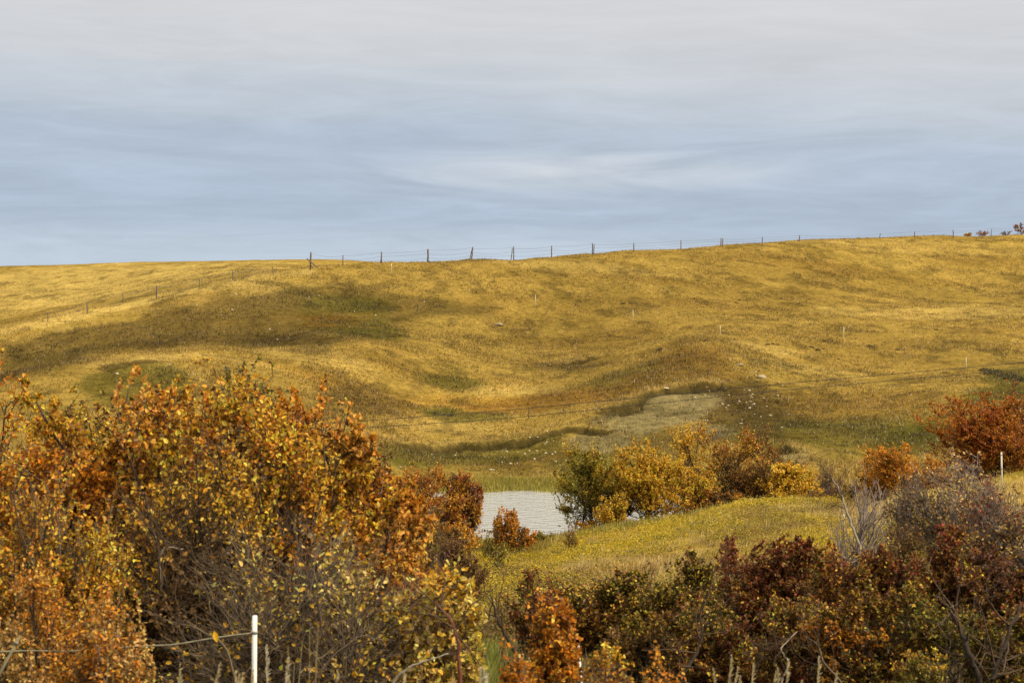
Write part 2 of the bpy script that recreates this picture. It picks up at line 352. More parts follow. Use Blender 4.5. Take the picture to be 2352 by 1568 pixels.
# mottling at several sizes
mott = .62 + .76 * fbm(GX, GY * .6, 2.2, 4, 71, .65)
mott2 = .75 + .5 * fbm(GX, GY * .5, 26, 2, 75)
C *= (mott * mott2)[..., None]
h1 = sstep(.50, .68, fbm(GX, GY * .35, 9, 4, 83, .5))[..., None] * .18 * (GY > 86)[..., None]
C = C * (1 - h1) + (C * .35 + T['olive'] * .75) * h1
h2 = sstep(.56, .70, fbm(GX, GY * .4, 5, 4, 85, .6))[..., None] * .28 * (GY > 86)[..., None]
C = C * (1 - h2) + C * 1.45 * h2
dk = sstep(.60, .72, fbm(GX, GY * .5, 1.6, 3, 81))[..., None] * .42 * (GY > 90)[..., None]
C = C * (1 - dk) + T['brown'] * .7 * dk
C = C * (1 - .12 * sstep(80, 90, GY))[..., None] * np.array((.95, .965, .88)); C = np.clip(C, .004, .9)
def ground_col(x, y):
    u = UC + F * x / y
    return np.stack([bil(C[..., k], US, YS, u, y) for k in range(3)], -1)

def build_ground():
    nr, nc = Z.shape
    V = np.stack([GX, GY, Z], -1)
    # carry the sheet on to the horizon and back under the viewer
    far = []
    for yy, zz in ((520, 1.0), (800, -8), (1600, -20), (5000, -40), (9000, -60)):
        t = V[-1].copy(); t[:, 0] = (US - UC) * yy / F; t[:, 1] = yy; t[:, 2] = zz; far.append(t)
    nearr = []
    for yy in (-40., -10., 0.):
        t = V[0].copy(); t[:, 0] = np.linspace(-60, 60, nc); t[:, 1] = yy; t[:, 2] = -1.65; nearr.append(t)
    V = np.concatenate([np.array(nearr), V, np.array(far)]); CC = np.concatenate([np.repeat(C[:1], 3, 0), C, np.repeat(C[-1:], 5, 0)])
    nr = V.shape[0]; idx = np.arange(nr * nc).reshape(nr, nc)
    q = np.stack([idx[:-1, :-1], idx[:-1, 1:], idx[1:, 1:], idx[1:, :-1]], -1).reshape(-1, 4)
    m, nt, out = newmat('ground'); N = nt.nodes.new; L = nt.links.new
    at = N('ShaderNodeAttribute'); at.attribute_name = 'Col'
    geo = N('ShaderNodeNewGeometry')
    mp = N('ShaderNodeMapping'); mp.inputs['Scale'].default_value = (1, .55, 1); L(geo.outputs['Position'], mp.inputs[0])
    n1 = N('ShaderNodeTexNoise'); n1.inputs['Scale'].default_value = 2.6; n1.inputs['Detail'].default_value = 6; n1.inputs['Roughness'].default_value = .75
    L(mp.outputs[0], n1.inputs['Vector'])
    mr = N('ShaderNodeMapRange'); mr.inputs['From Min'].default_value = .3; mr.inputs['From Max'].default_value = .7; mr.inputs['To Min'].default_value = .5; mr.inputs['To Max'].default_value = 1.45
    L(n1.outputs['Fac'], mr.inputs['Value'])
    mu = N('ShaderNodeVectorMath'); mu.operation = 'SCALE'; L(at.outputs['Color'], mu.inputs[0]); L(mr.outputs[0], mu.inputs['Scale'])
    n2 = N('ShaderNodeTexNoise'); n2.inputs['Scale'].default_value = 5.; n2.inputs['Detail'].default_value = 5; n2.inputs['Roughness'].default_value = .7
    L(geo.outputs['Position'], n2.inputs['Vector'])
    bp = N('ShaderNodeBump'); bp.inputs['Strength'].default_value = .9; bp.inputs['Distance'].default_value = .22; L(n2.outputs['Fac'], bp.inputs['Height'])
    b = N('ShaderNodeBsdfDiffuse'); L(mu.outputs[0], b.inputs['Color']); L(bp.outputs[0], b.inputs['Normal']); L(b.outputs[0], out.inputs[0])
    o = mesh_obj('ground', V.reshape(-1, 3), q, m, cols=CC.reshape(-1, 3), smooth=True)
    tag(o, kind='structure')
build_ground()

# ---------------------------------------------------------------- pond
def build_water():
    m, nt, out = newmat('pond_water'); N = nt.nodes.new; L = nt.links.new
    b = N('ShaderNodeBsdfPrincipled'); b.inputs['Base Color'].default_value = (.82, .84, .86, 1); b.inputs['Metallic'].default_value = .8; b.inputs['Roughness'].default_value = .08; b.inputs['IOR'].default_value = 1.33
    geo = N('ShaderNodeNewGeometry'); mp = N('ShaderNodeMapping'); mp.inputs['Scale'].default_value = (1.1, 1.5, 1); L(geo.outputs['Position'], mp.inputs[0])
    nz = N('ShaderNodeTexNoise'); nz.inputs['Scale'].default_value = 2.2; nz.inputs['Detail'].default_value = 4; nz.inputs['Roughness'].default_value = .55; L(mp.outputs[0], nz.inputs['Vector'])
    bp = N('ShaderNodeBump'); bp.inputs['Strength'].default_value = 1; bp.inputs['Distance'].default_value = .085; L(nz.outputs['Fac'], bp.inputs['Height']); L(bp.outputs[0], b.inputs['Normal'])
    L(b.outputs[0], out.inputs[0])
    xs = np.linspace(-14, 14, 30); ys = np.linspace(64, 87, 24); gx, gy = np.meshgrid(xs, ys)
    idx = np.arange(gx.size).reshape(gx.shape); q = np.stack([idx[:-1, :-1], idx[:-1, 1:], idx[1:, 1:], idx[1:, :-1]], -1).reshape(-1, 4)
    o = mesh_obj('water', np.stack([gx.ravel(), gy.ravel(), np.full(gx.size, -8.0)], -1), q, m, smooth=True); tag(o, kind='structure')
build_water()

# ---------------------------------------------------------------- camera, sky, sun
cam = bpy.data.cameras.new('camera'); co = bpy.data.objects.new('camera', cam); COL.objects.link(co); scene.camera = co
co.location = (0, 0, 0); co.rotation_euler = (PI / 2, 0, 0); cam.sensor_width = 36; cam.lens = 36 * F / 2352
cam.shift_y = -(784 - VH) / 2352; cam.clip_end = 20000; cam.clip_start = .1
cam.dof.use_dof = True; cam.dof.focus_distance = 75; cam.dof.aperture_fstop = 7.0
SUN_EL, SUN_AZ = math.radians(42), math.radians(112)     # azimuth clockwise from +Y (ahead), sun to the right and beyond
sl = bpy.data.lights.new('sun', 'SUN'); so = bpy.data.objects.new('sun', sl); COL.objects.link(so)
sl.energy = 4.5; sl.angle = math.radians(10); sl.color = (1, .86, .64)
from mathutils import Vector
sd = Vector((math.sin(SUN_AZ) * math.cos(SUN_EL), math.cos(SUN_AZ) * math.cos(SUN_EL), math.sin(SUN_EL)))
so.rotation_euler = sd.to_track_quat('Z', 'Y').to_euler(); so.location = (0, 0, 60)
w = bpy.data.worlds.new('World'); scene.world = w; w.use_nodes = True
def build_sky():
    nt = w.node_tree; nt.nodes.clear(); N = nt.nodes.new; L = nt.links.new
    out = N('ShaderNodeOutputWorld'); bg = N('ShaderNodeBackground'); bg.inputs['Strength'].default_value = .1
    sky = N('ShaderNodeTexSky'); sky.sky_type = 'NISHITA'; sky.sun_disc = False; sky.sun_elevation = SUN_EL; sky.sun_rotation = SUN_AZ
    tc = N('ShaderNodeTexCoord'); sp = N('ShaderNodeSeparateXYZ'); L(tc.outputs['Generated'], sp.inputs[0])
    def math_(op, a, b=None, c=None):
        n = N('ShaderNodeMath'); n.operation = op
        for i, x in enumerate((a, b, c)):
            if x is None: continue
            if isinstance(x, (int, float)): n.inputs[i].default_value = x
            else: L(x, n.inputs[i])
        return n.outputs[0]
    X, Y_, Zz = sp.outputs
    zc = math_('MAXIMUM', Zz, 0.0)
    az = math_('DIVIDE', X, math_('MAXIMUM', Y_, .05))           # tan azimuth
    # a long thin cloud layer, seen at a grazing angle
    def layer(sx, sz, off, detail, rough, dist=0.):
        cb = N('ShaderNodeCombineXYZ'); L(math_('MULTIPLY', X, sx), cb.inputs[0]); L(math_('MULTIPLY', zc, sz), cb.inputs[1]); L(math_('MULTIPLY_ADD', Y_, sx, off), cb.inputs[2])
        n = N('ShaderNodeTexNoise'); n.inputs['Scale'].default_value = 1; n.inputs['Detail'].default_value = detail; n.inputs['Roughness'].default_value = rough; n.inputs['Distortion'].default_value = dist
        L(cb.outputs[0], n.inputs['Vector']); return n.outputs['Fac']
    big = layer(3.2, 30., 1.3, 3, .5, .8); str_ = layer(8., 56., 4.1, 5, .55, 1.6); fine = layer(24., 170., 9.7, 6, .62, 1.5)
    e = math_('ADD', zc, math_('MULTIPLY', math_('SUBTRACT', big, .5), .045))
    e = math_('ADD', e, math_('MULTIPLY', az, .02))
    cr = N('ShaderNodeValToRGB'); L(math_('MULTIPLY', e, 4.0), cr.inputs[0]); cr.color_ramp.interpolation = 'B_SPLINE'
    el = cr.color_ramp.elements
    stops = [(0, (.56,.65,.75)), (.11, (.54,.635,.75)), (.19, (.415,.505,.64)), (.29, (.455,.535,.655)), (.37, (.53,.595,.68)), (.48, (.63,.65,.685)), (.62, (.70,.70,.71)), (.8, (.76,.75,.74)), (1., (.92,.85,.73))]
    el[0].position, el[0].color = stops[0][0], stops[0][1] + (1,); el[1].position, el[1].color = stops[-1][0], stops[-1][1] + (1,)
    for p, c in stops[1:-1]:
        x = el.new(p); x.color = c + (1,)
    # streaks: brighter whitish / darker bluish
    s1 = math_('SUBTRACT', str_, .5); s2 = math_('SUBTRACT', fine, .5)
    tot = math_('ADD', math_('MULTIPLY', s1, .40), math_('MULTIPLY', s2, .17))
    lowm = N('ShaderNodeMapRange'); L(zc, lowm.inputs['Value']); lowm.inputs['From Min'].default_value = .16; lowm.inputs['From Max'].default_value = .07; lowm.inputs['To Min'].default_value = .25; lowm.inputs['To Max'].default_value = 1
    tot = math_('MULTIPLY', tot, lowm.outputs[0])
    # one brighter thin bank of cloud ahead
    def bank(a0, z0, sa, sz):
        q = math_('ADD', math_('POWER', math_('DIVIDE', math_('SUBTRACT', az, a0), sa), 2), math_('POWER', math_('DIVIDE', math_('SUBTRACT', zc, z0), sz), 2))
        return math_('EXPONENT', math_('MULTIPLY', q, -1))
    bk = math_('MULTIPLY', bank(.035, .066, .085, .009), math_('MULTIPLY_ADD', str_, 1.6, -.2))
    gain = math_('ADD', 1.0, tot)
    mul = N('ShaderNodeVectorMath'); mul.operation = 'SCALE'; L(cr.outputs[0], mul.inputs[0]); L(gain, mul.inputs['Scale'])
    wm = N('ShaderNodeMixRGB'); wm.inputs['Color2'].default_value = (.80, .82, .84, 1); L(mul.outputs[0], wm.inputs['Color1']); L(math_('MULTIPLY', bk, .95), wm.inputs['Fac'])
    # overcast grows brighter towards the zenith
    zr = N('ShaderNodeMapRange'); L(zc, zr.inputs['Value']); zr.inputs['From Min'].default_value = .2; zr.inputs['From Max'].default_value = .8; zr.inputs['To Min'].default_value = 10.0; zr.inputs['To Max'].default_value = ZEN
    sc = N('ShaderNodeVectorMath'); sc.operation = 'SCALE'; L(wm.outputs[0], sc.inputs[0]); L(zr.outputs[0], sc.inputs['Scale'])
    mx = N('ShaderNodeMixRGB'); mx.inputs['Fac'].default_value = .93; L(sky.outputs[0], mx.inputs['Color1']); L(sc.outputs[0], mx.inputs['Color2'])
    L(mx.outputs[0], bg.inputs['Color']); L(bg.outputs[0], out.inputs[0])
ZEN = 13.5
build_sky()
scene.view_settings.view_transform = 'Standard'; scene.view_settings.look = 'None'; scene.view_settings.exposure = 0; scene.view_settings.gamma = 1
scene.cycles.max_bounces = 6; scene.cycles.diffuse_bounces = 1; scene.cycles.transmission_bounces = 3; scene.cycles.use_denoising = True

# ================================================================ vegetation
def nrm(v): return v / (np.linalg.norm(v, axis=-1, keepdims=True) + 1e-9)
def rvec(rng, n): return nrm(rng.normal(size=(n, 3)))
def curve(rng, p0, d0, length, K, wander, up):
    """N wandering polylines: start p0, direction d0; up bends them upward"""
    N = len(p0); P = np.empty((N, K, 3)); P[:, 0] = p0; d = nrm(d0); st = (length / (K - 1))[:, None]
    for k in range(1, K):
        d = nrm(d + rng.normal(size=(N, 3)) * wander + np.array([0, 0, up])[None] if np.isscalar(up) else d + rng.normal(size=(N, 3)) * wander + up)
        P[:, k] = P[:, k - 1] + d * st
    return P
def sample_on(P, t):
    """point and direction at fraction t (N,m) of polylines P (N,K,3)"""
    K = P.shape[1]; f = np.clip(t, 0, .9999) * (K - 1); i = f.astype(int); fr = (f - i)[..., None]
    ar = np.arange(len(P))[:, None]; a = P[ar, i]; b = P[ar, i + 1]
    return a * (1 - fr) + b * fr, nrm(b - a)
def leaf_faces(c, d, nr, ln, wd, curl=.15):
    """leaves at c, pointing along d, facing nr: two quads folded along the midrib"""
    d = nrm(d); s = nrm(np.cross(d, nr)); nn = np.cross(s, d); ln = ln[:, None]; wd = wd[:, None]
    b = c; t = c + d * ln - nn * ln * curl
    l1 = c + d * ln * .3 + s * wd * .5 + nn * wd * .18; l2 = c + d * ln * .68 + s * wd * .42 + nn * wd * .12
    r1 = c + d * ln * .3 - s * wd * .5 + nn * wd * .18; r2 = c + d * ln * .68 - s * wd * .42 + nn * wd * .12
    V = np.stack([b, l1, l2, t, r2, r1], 1).reshape(-1, 3); o = np.arange(len(c))[:, None] * 6
    return V, np.concatenate([o + np.array([[0, 3, 2, 1]]), o + np.array([[0, 5, 4, 3]])])
def kite(c, d, nr, ln, wd):
    d = nrm(d); s = nrm(np.cross(d, nr)); nn = np.cross(s, d); ln = ln[:, None]; wd = wd[:, None]
    V = np.stack([c, c + d * ln * .45 + s * wd * .5 + nn * wd * .12, c + d * ln, c + d * ln * .45 - s * wd * .5 + nn * wd * .12], 1).reshape(-1, 3)
    return V, np.arange(len(c))[:, None] * 4 + np.array([[0, 1, 2, 3]])
PAL = dict(
 gold=[((.88,.49,.035),4),((.92,.62,.08),3),((.78,.37,.025),3),((.34,.15,.02),3),((.46,.34,.03),1)],
 goldorange=[((.80,.34,.025),4),((.88,.48,.055),2),((.70,.24,.02),4),((.45,.17,.02),2),((.26,.13,.03),2)],
 orange=[((.78,.32,.024),5),((.72,.25,.02),3),((.82,.42,.04),2),((.36,.11,.02),2)],
 peach=[((.74,.36,.06),5),((.66,.28,.04),3),((.80,.48,.07),3)],
 olive=[((.24,.215,.03),5),((.45,.38,.04),2),((.12,.12,.02),4),((.55,.40,.04),1)],
 willow=[((.36,.31,.04),5),((.23,.21,.03),3),((.50,.33,.03),2),((.36,.32,.05),2)],
 greengold=[((.13,.12,.018),4),((.085,.075,.015),4),((.70,.58,.07),2),((.75,.48,.05),2),((.30,.16,.03),2)],
 burg=[((.25,.05,.028),5),((.36,.07,.03),2),((.13,.065,.03),4),((.75,.48,.08),1),((.42,.15,.03),2)],
 burggold=[((.22,.05,.022),3),((.74,.50,.08),2),((.42,.20,.03),3),((.15,.13,.02),3),((.78,.55,.14),1)],
 fleck=[((.86,.50,.05),3),((.28,.12,.025),4),((.20,.055,.022),3),((.13,.095,.018),3)],
 plum=[((.20,.085,.06),5),((.28,.12,.06),3),((.11,.06,.04),3)],
 rust=[((.54,.165,.018),5),((.42,.11,.016),4),((.66,.26,.025),2),((.26,.09,.03),2)],
 rustgold=[((.62,.29,.022),4),((.48,.18,.018),3),((.74,.40,.03),3),((.28,.14,.03),2)],
 paleg=[((.92,.66,.17),4),((.88,.52,.06),3),((.80,.54,.20),2),((.44,.34,.05),2)],
 palepeach=[((.76,.48,.16),4),((.82,.56,.15),2),((.52,.26,.06),2)],
 brown=[((.27,.15,.045),4),((.36,.19,.04),2),((.16,.10,.035),3)],
 ygold=[((.92,.50,.035),5),((.95,.63,.08),3),((.80,.38,.025),3),((.36,.22,.03),1)],
 old=[((.20,.095,.025),4),((.13,.07,.02),4),((.30,.15,.03),2),((.09,.06,.02),3)],
 green=[((.15,.21,.02),4),((.26,.28,.03),2),((.10,.13,.018),3)],
)
BARK = dict(ash=(.27,.215,.18), dark=(.035,.025,.017), brown=(.085,.055,.032), grey=(.155,.118,.078), pale=(.36,.31,.23), red=(.17,.055,.03), lilac=(.105,.066,.042))
def pick(rng, pal, n):
    cs = np.array([c for c, w in PAL[pal]]); w = np.array([w for c, w in PAL[pal]], float)
    return cs[rng.choice(len(cs), n, p=w / w.sum())]

def shrub(name, u, Y, half, top, label, cat='shrub', group=None, pals=('gold',), leaves=20000, leaf=.05, bark=('brown', 'grey'), seed=0,
          base=None, stems=10, subs=9, twigs=8, lowbare=.25, r0=None, depth=.85, spiky=.25, lean=0., clump=1., lobes=None, thick=1., fine=1., shellw=.7, aspect=.55, part='foliage', upbias=.12):
    """a many-stemmed shrub: centre column u, distance Y, half width and top row as seen from the viewpoint"""
    rng = np.random.default_rng(seed + 1000)
    x = (u - UC) * Y / F; gz = float(ground(x, Y)) - .05
    zt = (VH - top) * Y / F; H = zt - gz
    if base is not None: gz = base; H = zt - gz
    rx = half * Y / F; ry = rx * depth
    root = empty(name, (x, Y, gz)); tag(root, label, cat, group)
    # crown made of overlapping lobes
    nl = lobes or max(3, int(3 + rx / max(H, .3) * 3))
    la = rng.uniform(0, 2 * PI, nl); lr = np.sqrt(rng.uniform(0, 1, nl))
    lx = np.cos(la) * lr * rx * .62 + lean * rx; ly = np.sin(la) * lr * ry * .62
    lh = H * (.78 + .22 * rng.uniform(0, 1, nl)) * (1 - .22 * lr ** 2); lh[np.argmax(lh)] = H
    lc = np.stack([lx, ly, lh * .60], -1); lrad = np.stack([rx * rng.uniform(.40, .58, nl), ry * rng.uniform(.40, .58, nl), lh * .42], -1)
    base_r = min(rx, .5 * H) * .35
    # stems reach into the lobes
    ns = max(stems, nl); tl = np.arange(ns) % nl
    tip = lc[tl] + rvec(rng, ns) * lrad[tl] * .75; tip[:, 2] = np.maximum(tip[:, 2], H * .35)
    b0 = np.concatenate([rng.normal(size=(ns, 2)) * base_r * .5 + tip[:, :2] * .18, np.zeros((ns, 1))], 1)
    K = 9; t = np.linspace(0, 1, K)[None, :, None]
    mid = b0 * .55 + tip * .45 + np.array([0, 0, 1]) * H * .12 + rng.normal(size=(ns, 3)) * H * .06
    P0 = (1 - t) ** 2 * b0[:, None] + 2 * t * (1 - t) * mid[:, None] + t ** 2 * tip[:, None]
    P0[:, 1:-1] += rng.normal(size=(ns, K - 2, 3)) * H * .018
    rb = (r0 or max(.012, H * .011)) * thick
    R0 = rb * rng.uniform(.6, 1.2, (ns, 1)) * (1 - .72 * np.linspace(0, 1, K))[None]
    L0 = np.linalg.norm(tip - b0, axis=1)
    def children(P, m, tmin, tmax, ang, lens, K, wander, up, r, rt):
        N = len(P); tt = tmin + (tmax - tmin) * (np.arange(m)[None] + rng.uniform(0, 1, (N, m))) / m
        p, d = sample_on(P, tt); p = p.reshape(-1, 3); d = d.reshape(-1, 3)
        side = nrm(np.cross(d, rvec(rng, len(d))))
        cen = np.array([0, 0, H * .35]); outw = nrm(p - cen)
        d0 = nrm(d * math.cos(ang) + side * math.sin(ang) + outw * .35)
        ln = lens * rng.uniform(.5, 1.25, len(p)); C_ = curve(rng, p, d0, ln, K, wander, up)
        rr = r * rng.uniform(.7, 1.2, (len(p), 1)) * np.linspace(1, rt, K)[None]
        return C_, rr
    P1, R1 = children(P0, subs, .22, .98, .75, H * .30, 6, .20, upbias, rb * .42, .4)
    P2, R2 = children(P1, twigs, .1, 1., .7, H * .15, 5, .22, upbias, rb * .20 * fine, .45)
    nt3 = 3
    P3_, R3 = children(P2, nt3, .2, 1., .6, H * .075, 4, .2, upbias, rb * .12 * fine, .5)
    # pull stray ends inside the crown and give the outline uneven tips
    def squash(P):
        q = P.copy(); jit = rng.uniform(.72, 1.12, (len(P), 1)) * (.8 + .4 * fbm(np.arctan2(P[:, :1, 2] - H * .4, P[:, :1, 0]) * 3 + seed, P[:, :1, 1] * 1.5, 1., 2, seed)); e = ((q[..., 0] - lean * rx) / (rx * 1.0)) ** 2 + (q[..., 1] / (ry * 1.0)) ** 2 + ((q[..., 2] - H * aspect) / (H * (1 - aspect) * 1.0)) ** 2; e = e / jit ** 2
        f = np.where(e > 1, 1 / np.sqrt(e), 1); f = f * .6 + .4 * np.minimum(1, f ** .5)
        c = np.array([lean * rx, 0, H * aspect]); q = c + (q - c) * f[..., None]; q[..., 2] = np.where(P[..., 2] < H * aspect, np.maximum(P[..., 2], .02), q[..., 2]); return q
    P1, P2, P3_ = squash(P1), squash(P2), squash(P3_)
    k3 = np.array([rx / np.percentile(np.abs(P3_[:, -1, 0] - lean * rx), 96), ry / np.percentile(np.abs(P3_[:, -1, 1]), 96), H / np.percentile(P3_[:, -1, 2], 98.5)])
    k3 = np.clip(k3, .7, 1.7)
    P0, P1, P2, P3_ = [np.concatenate([(P[..., :1] - lean * rx) * k3[0] + lean * rx, P[..., 1:2] * k3[1], P[..., 2:] * k3[2]], -1) for P in (P0, P1, P2, P3_)]
    if spiky:
        # a few long leaders pushing above the crown
        kk = rng.choice(len(P2), int(len(P2) * .06 * spiky) + 1, replace=False)
        sp, _ = sample_on(P2[kk], np.full((len(kk), 1), .8)); sp = sp[:, 0]; sp = sp[sp[:, 2] > H * .45]
        Ps = curve(rng, sp, np.tile([0, 0, 1.], (len(sp), 1)) + rng.normal(size=(len(sp), 3)) * .25, np.full(len(sp), H * .11) * rng.uniform(.4, 1.2, len(sp)), 5, .1, .1)
        if len(sp): P2 = np.concatenate([P2, Ps]); R2 = np.concatenate([R2, np.repeat(R2[:1], len(Ps), 0)])
    mb = MB(); cA = np.array(BARK[bark[0]]); cB = np.array(BARK[bark[1]])
    for P, R, s_, mixv in ((P0, R0, 6, 0.), (P1, R1, 4, .35), (P2, R2, 3, .8), (P3_, R3, 3, 1.)):
        V, q = tubes(P, R, s_); per = P.shape[1] * s_
        mv = np.clip(mixv + rng.normal(size=(len(P), 1)) * .25, 0, 1); c = (cA * (1 - mv) + cB * mv) * rng.uniform(.65, 1.35, (len(P), 1))
        mb.add(V, q, np.repeat(c, per, 0))
    mb.build('branches', M_bark, root)
    if leaves:
        leaves = int(leaves * LEAFK)
        # leaves sit on the outer twigs, in coloured clusters, thinner low down
        n2 = int(leaves * .45); n3 = leaves - n2
        i3 = rng.integers(0, len(P3_), n3); i2 = rng.integers(0, len(P2), n2)
        p3, d3 = sample_on(P3_[i3], rng.uniform(.1, 1, (n3, 1))); p2, d2_ = sample_on(P2[i2], rng.uniform(.35, 1, (n2, 1)))
        p = np.concatenate([p3[:, 0], p2[:, 0]]); d = np.concatenate([d3[:, 0], d2_[:, 0]])
        hh = p[:, 2] / H
        cl = fbm(p[:, 0] + 31 * seed, p[:, 2] + p[:, 1] * .7, max(.25, H * .16), 2, seed + 3)
        keep = rng.uniform(0, 1, len(p)) < np.clip((hh - lowbare + (cl - .5) * 1.2 * clump) / .3, .04, 1) * np.clip(.45 + (cl - .33) * 3 * clump, .12, 1)
        p, d, hh, cl = p[keep], d[keep], hh[keep], cl[keep]; n = len(p)
        nn = nrm(rvec(rng, n) + np.array([.1, -.35, .7])); dd = nrm(d * .6 + rvec(rng, n) * .8 + np.array([0, 0, -.15]))
        sz = leaf * .76 * rng.uniform(.5, 1.45, n)
        if leaf * F / Y * 1024 / 2352 > 3.2: V, f = leaf_faces(p, dd, nn, sz, sz * .62); per = 6
        else: V, f = kite(p, dd, nn, sz, sz * .7); per = 4
        zone = fbm(p[:, 0] * 1.0 + 7 * seed, p[:, 2] + p[:, 1] * .5, max(.3, H * .28), 2, seed + 77)
        k = np.clip(((zone - .5) * 2.6 + .5) * len(pals) + rng.normal(size=n) * .55, 0, len(pals) - .01).astype(int)
        if len(pals) == 1: k[:] = 0
        col = np.zeros((n, 3))
        for i, pl in enumerate(pals):
            s_ = k == i; col[s_] = pick(rng, pl, int(s_.sum()))
        old = rng.uniform(0, 1, n) < (.13 if pals[0] in ('gold', 'goldorange', 'orange', 'peach', 'paleg', 'rustgold', 'rust', 'ygold', 'willow') else OLD); col[old] = pick(rng, 'old', int(old.sum()))
        tint = .72 + .56 * fbm(p[:, 0] * 2 + 3 * seed, p[:, 2] * 2, max(.2, H * .15), 2, seed + 5); col = col * (tint * rng.uniform(.75, 1.25, n))[:, None]
        mesh_obj(part, V, f, M_leaf, root, np.repeat(np.clip(col, 0.003, .85), per, 0))
    return root

def bare_tree(name, u, Y, half, top, label, cat, seed, bark=('dark', 'grey'), stems=4, subs=7, twigs=7, lean=0., thick=1.0, group=None):
    return shrub(name, u, Y, half, top, label, cat, group, leaves=0, bark=bark, seed=seed, stems=stems, subs=subs, twigs=twigs, lean=lean, thick=thick, spiky=.8, upbias=.16)

LEAFK = 3.1; OLD = .34
G1 = 'autumn shrubs massed in the foreground thicket'
G2 = 'dark autumn shrubs along the lower right'
# ---- the big mass at the left
shrub('shrub', 470, 17.5, 240, 915, 'tallest shrub of the big left thicket, golden leaves with orange tips', group=G1, pals=('peach', 'goldorange', 'gold'), leaves=38000, leaf=.056, seed=1, stems=16, subs=11, twigs=9, bark=('brown', 'lilac'), lowbare=.38, spiky=.3)
shrub('shrub', 560, 20, 120, 905, 'olive green leafy shrub showing among the orange tips of the left thicket', group=G1, pals=('olive', 'green', 'olive'), leaves=12000, leaf=.05, seed=2, spiky=.6)
shrub('shrub', 215, 20.5, 160, 960, 'olive and yellow shrub behind the far left of the thicket', group=G1, pals=('olive', 'gold'), leaves=11000, leaf=.05, seed=3)
shrub('shrub', 50, 17.5, 200, 990, 'golden leaved shrub at the left edge, tips against the grass slope', group=G1, pals=('gold', 'goldorange', 'orange'), leaves=30000, leaf=.054, seed=4, stems=12, bark=('brown', 'lilac'), lowbare=.3, spiky=.15)
shrub('shrub', 690, 18.5, 120, 955, 'shrub with peach orange upright tips right of the tallest one', group=G1, pals=('peach', 'goldorange'), leaves=20000, leaf=.054, seed=5, bark=('brown', 'lilac'), spiky=.4, lowbare=.4)
shrub('shrub', 790, 17.2, 115, 1015, 'orange tipped shrub sloping down the right side of the left thicket', group=G1, pals=('peach', 'peach', 'gold'), leaves=26000, leaf=.054, seed=6, bark=('brown', 'lilac'), spiky=.9, lowbare=.35)
shrub('shrub', 875, 16.2, 120, 1165, 'shrub with bright orange leaves at the right flank of the left thicket', group=G1, pals=('gold', 'orange', 'peach'), leaves=24000, leaf=.052, seed=7, bark=('brown', 'lilac'), lowbare=.4, lean=.1)
shrub('shrub', 1000, 14.2, 108, 1335, 'low shrub with large pale yellow leaves beside the green grass gap', group=G1, pals=('paleg', 'gold', 'paleg'), leaves=5200, leaf=.058, seed=8, bark=('red', 'brown'), stems=7, lowbare=.42)
shrub('shrub', 70, 14.3, 200, 1120, 'dense golden brown shrub low at the left edge', group=G1, pals=('gold', 'goldorange', 'gold'), leaves=20000, leaf=.040, seed=9, lowbare=.2, stems=12)
shrub('shrub', 140, 12.8, 170, 1330, 'small leaved amber shrub near the slanting wooden stake', group=G1, pals=('goldorange', 'palepeach'), leaves=12000, leaf=.030, seed=10, lowbare=.1)
shrub('shrub', 245, 11.6, 75, 1420, 'little orange and pale leaved shrub at the bottom left in front of the rope', group=G1, pals=('orange', 'palepeach', 'goldorange'), leaves=3600, leaf=.034, seed=11, stems=7, lowbare=.05)
shrub('shrub', 640, 14.4, 280, 1255, 'tangle of bare grey brown twigs with few yellow leaves behind the white post', group=G1, pals=('gold', 'paleg'), leaves=1800, leaf=.05, seed=12, bark=('brown', 'grey'), stems=20, subs=12, twigs=9, lowbare=.1, spiky=.2, upbias=.0, fine=1.2)
shrub('shrub', 380, 15.6, 230, 1080, 'dark twiggy shrub with scattered golden leaves in the middle of the left thicket', group=G1, pals=('gold', 'brown'), leaves=5500, leaf=.048, seed=13, bark=('dark', 'brown'), stems=16, subs=11, lowbare=.15)
shrub('shrub', 830, 14.9, 190, 1290, 'bare twiggy shrub sprinkled with yellow leaves left of the grass gap', group=G1, pals=('gold', 'brown', 'paleg'), leaves=3400, leaf=.048, seed=14, bark=('dark', 'grey'), stems=15, subs=11, lowbare=.1, upbias=.03)
shrub('shrub', -40, 18.5, 150, 915, 'golden shrub cut by the left edge behind the dense golden brown one', group=G1, pals=('gold', 'goldorange'), leaves=14000, leaf=.052, seed=19, bark=('brown', 'lilac'), stems=12, lowbare=.2, spiky=.1)
shrub('shrub', 340, 18.5, 130, 960, 'golden shrub with pale twigs between the tallest shrub and the olive one', group=G1, pals=('gold', 'goldorange'), leaves=16000, leaf=.052, seed=15, bark=('brown', 'lilac'), stems=12, lowbare=.3)
shrub('shrub', 600, 16.4, 190, 1010, 'golden leaved shrub in the centre of the left thicket above the bare tangle', group=G1, pals=('gold', 'goldorange', 'gold'), leaves=20000, leaf=.052, seed=16, bark=('brown', 'lilac'), stems=14, lowbare=.45)
shrub('shrub', 850, 19.5, 95, 1050, 'golden brown shrub filling the right shoulder of the left thicket', group=G1, pals=('goldorange', 'peach', 'brown'), leaves=13000, leaf=.05, seed=17, stems=10, lowbare=.1)
shrub('shrub', 940, 21, 80, 1185, 'brown and gold twiggy shrub between the orange flank and the plum one', group=G1, pals=('brown', 'gold'), leaves=8000, leaf=.045, seed=18, stems=10, lowbare=.1)
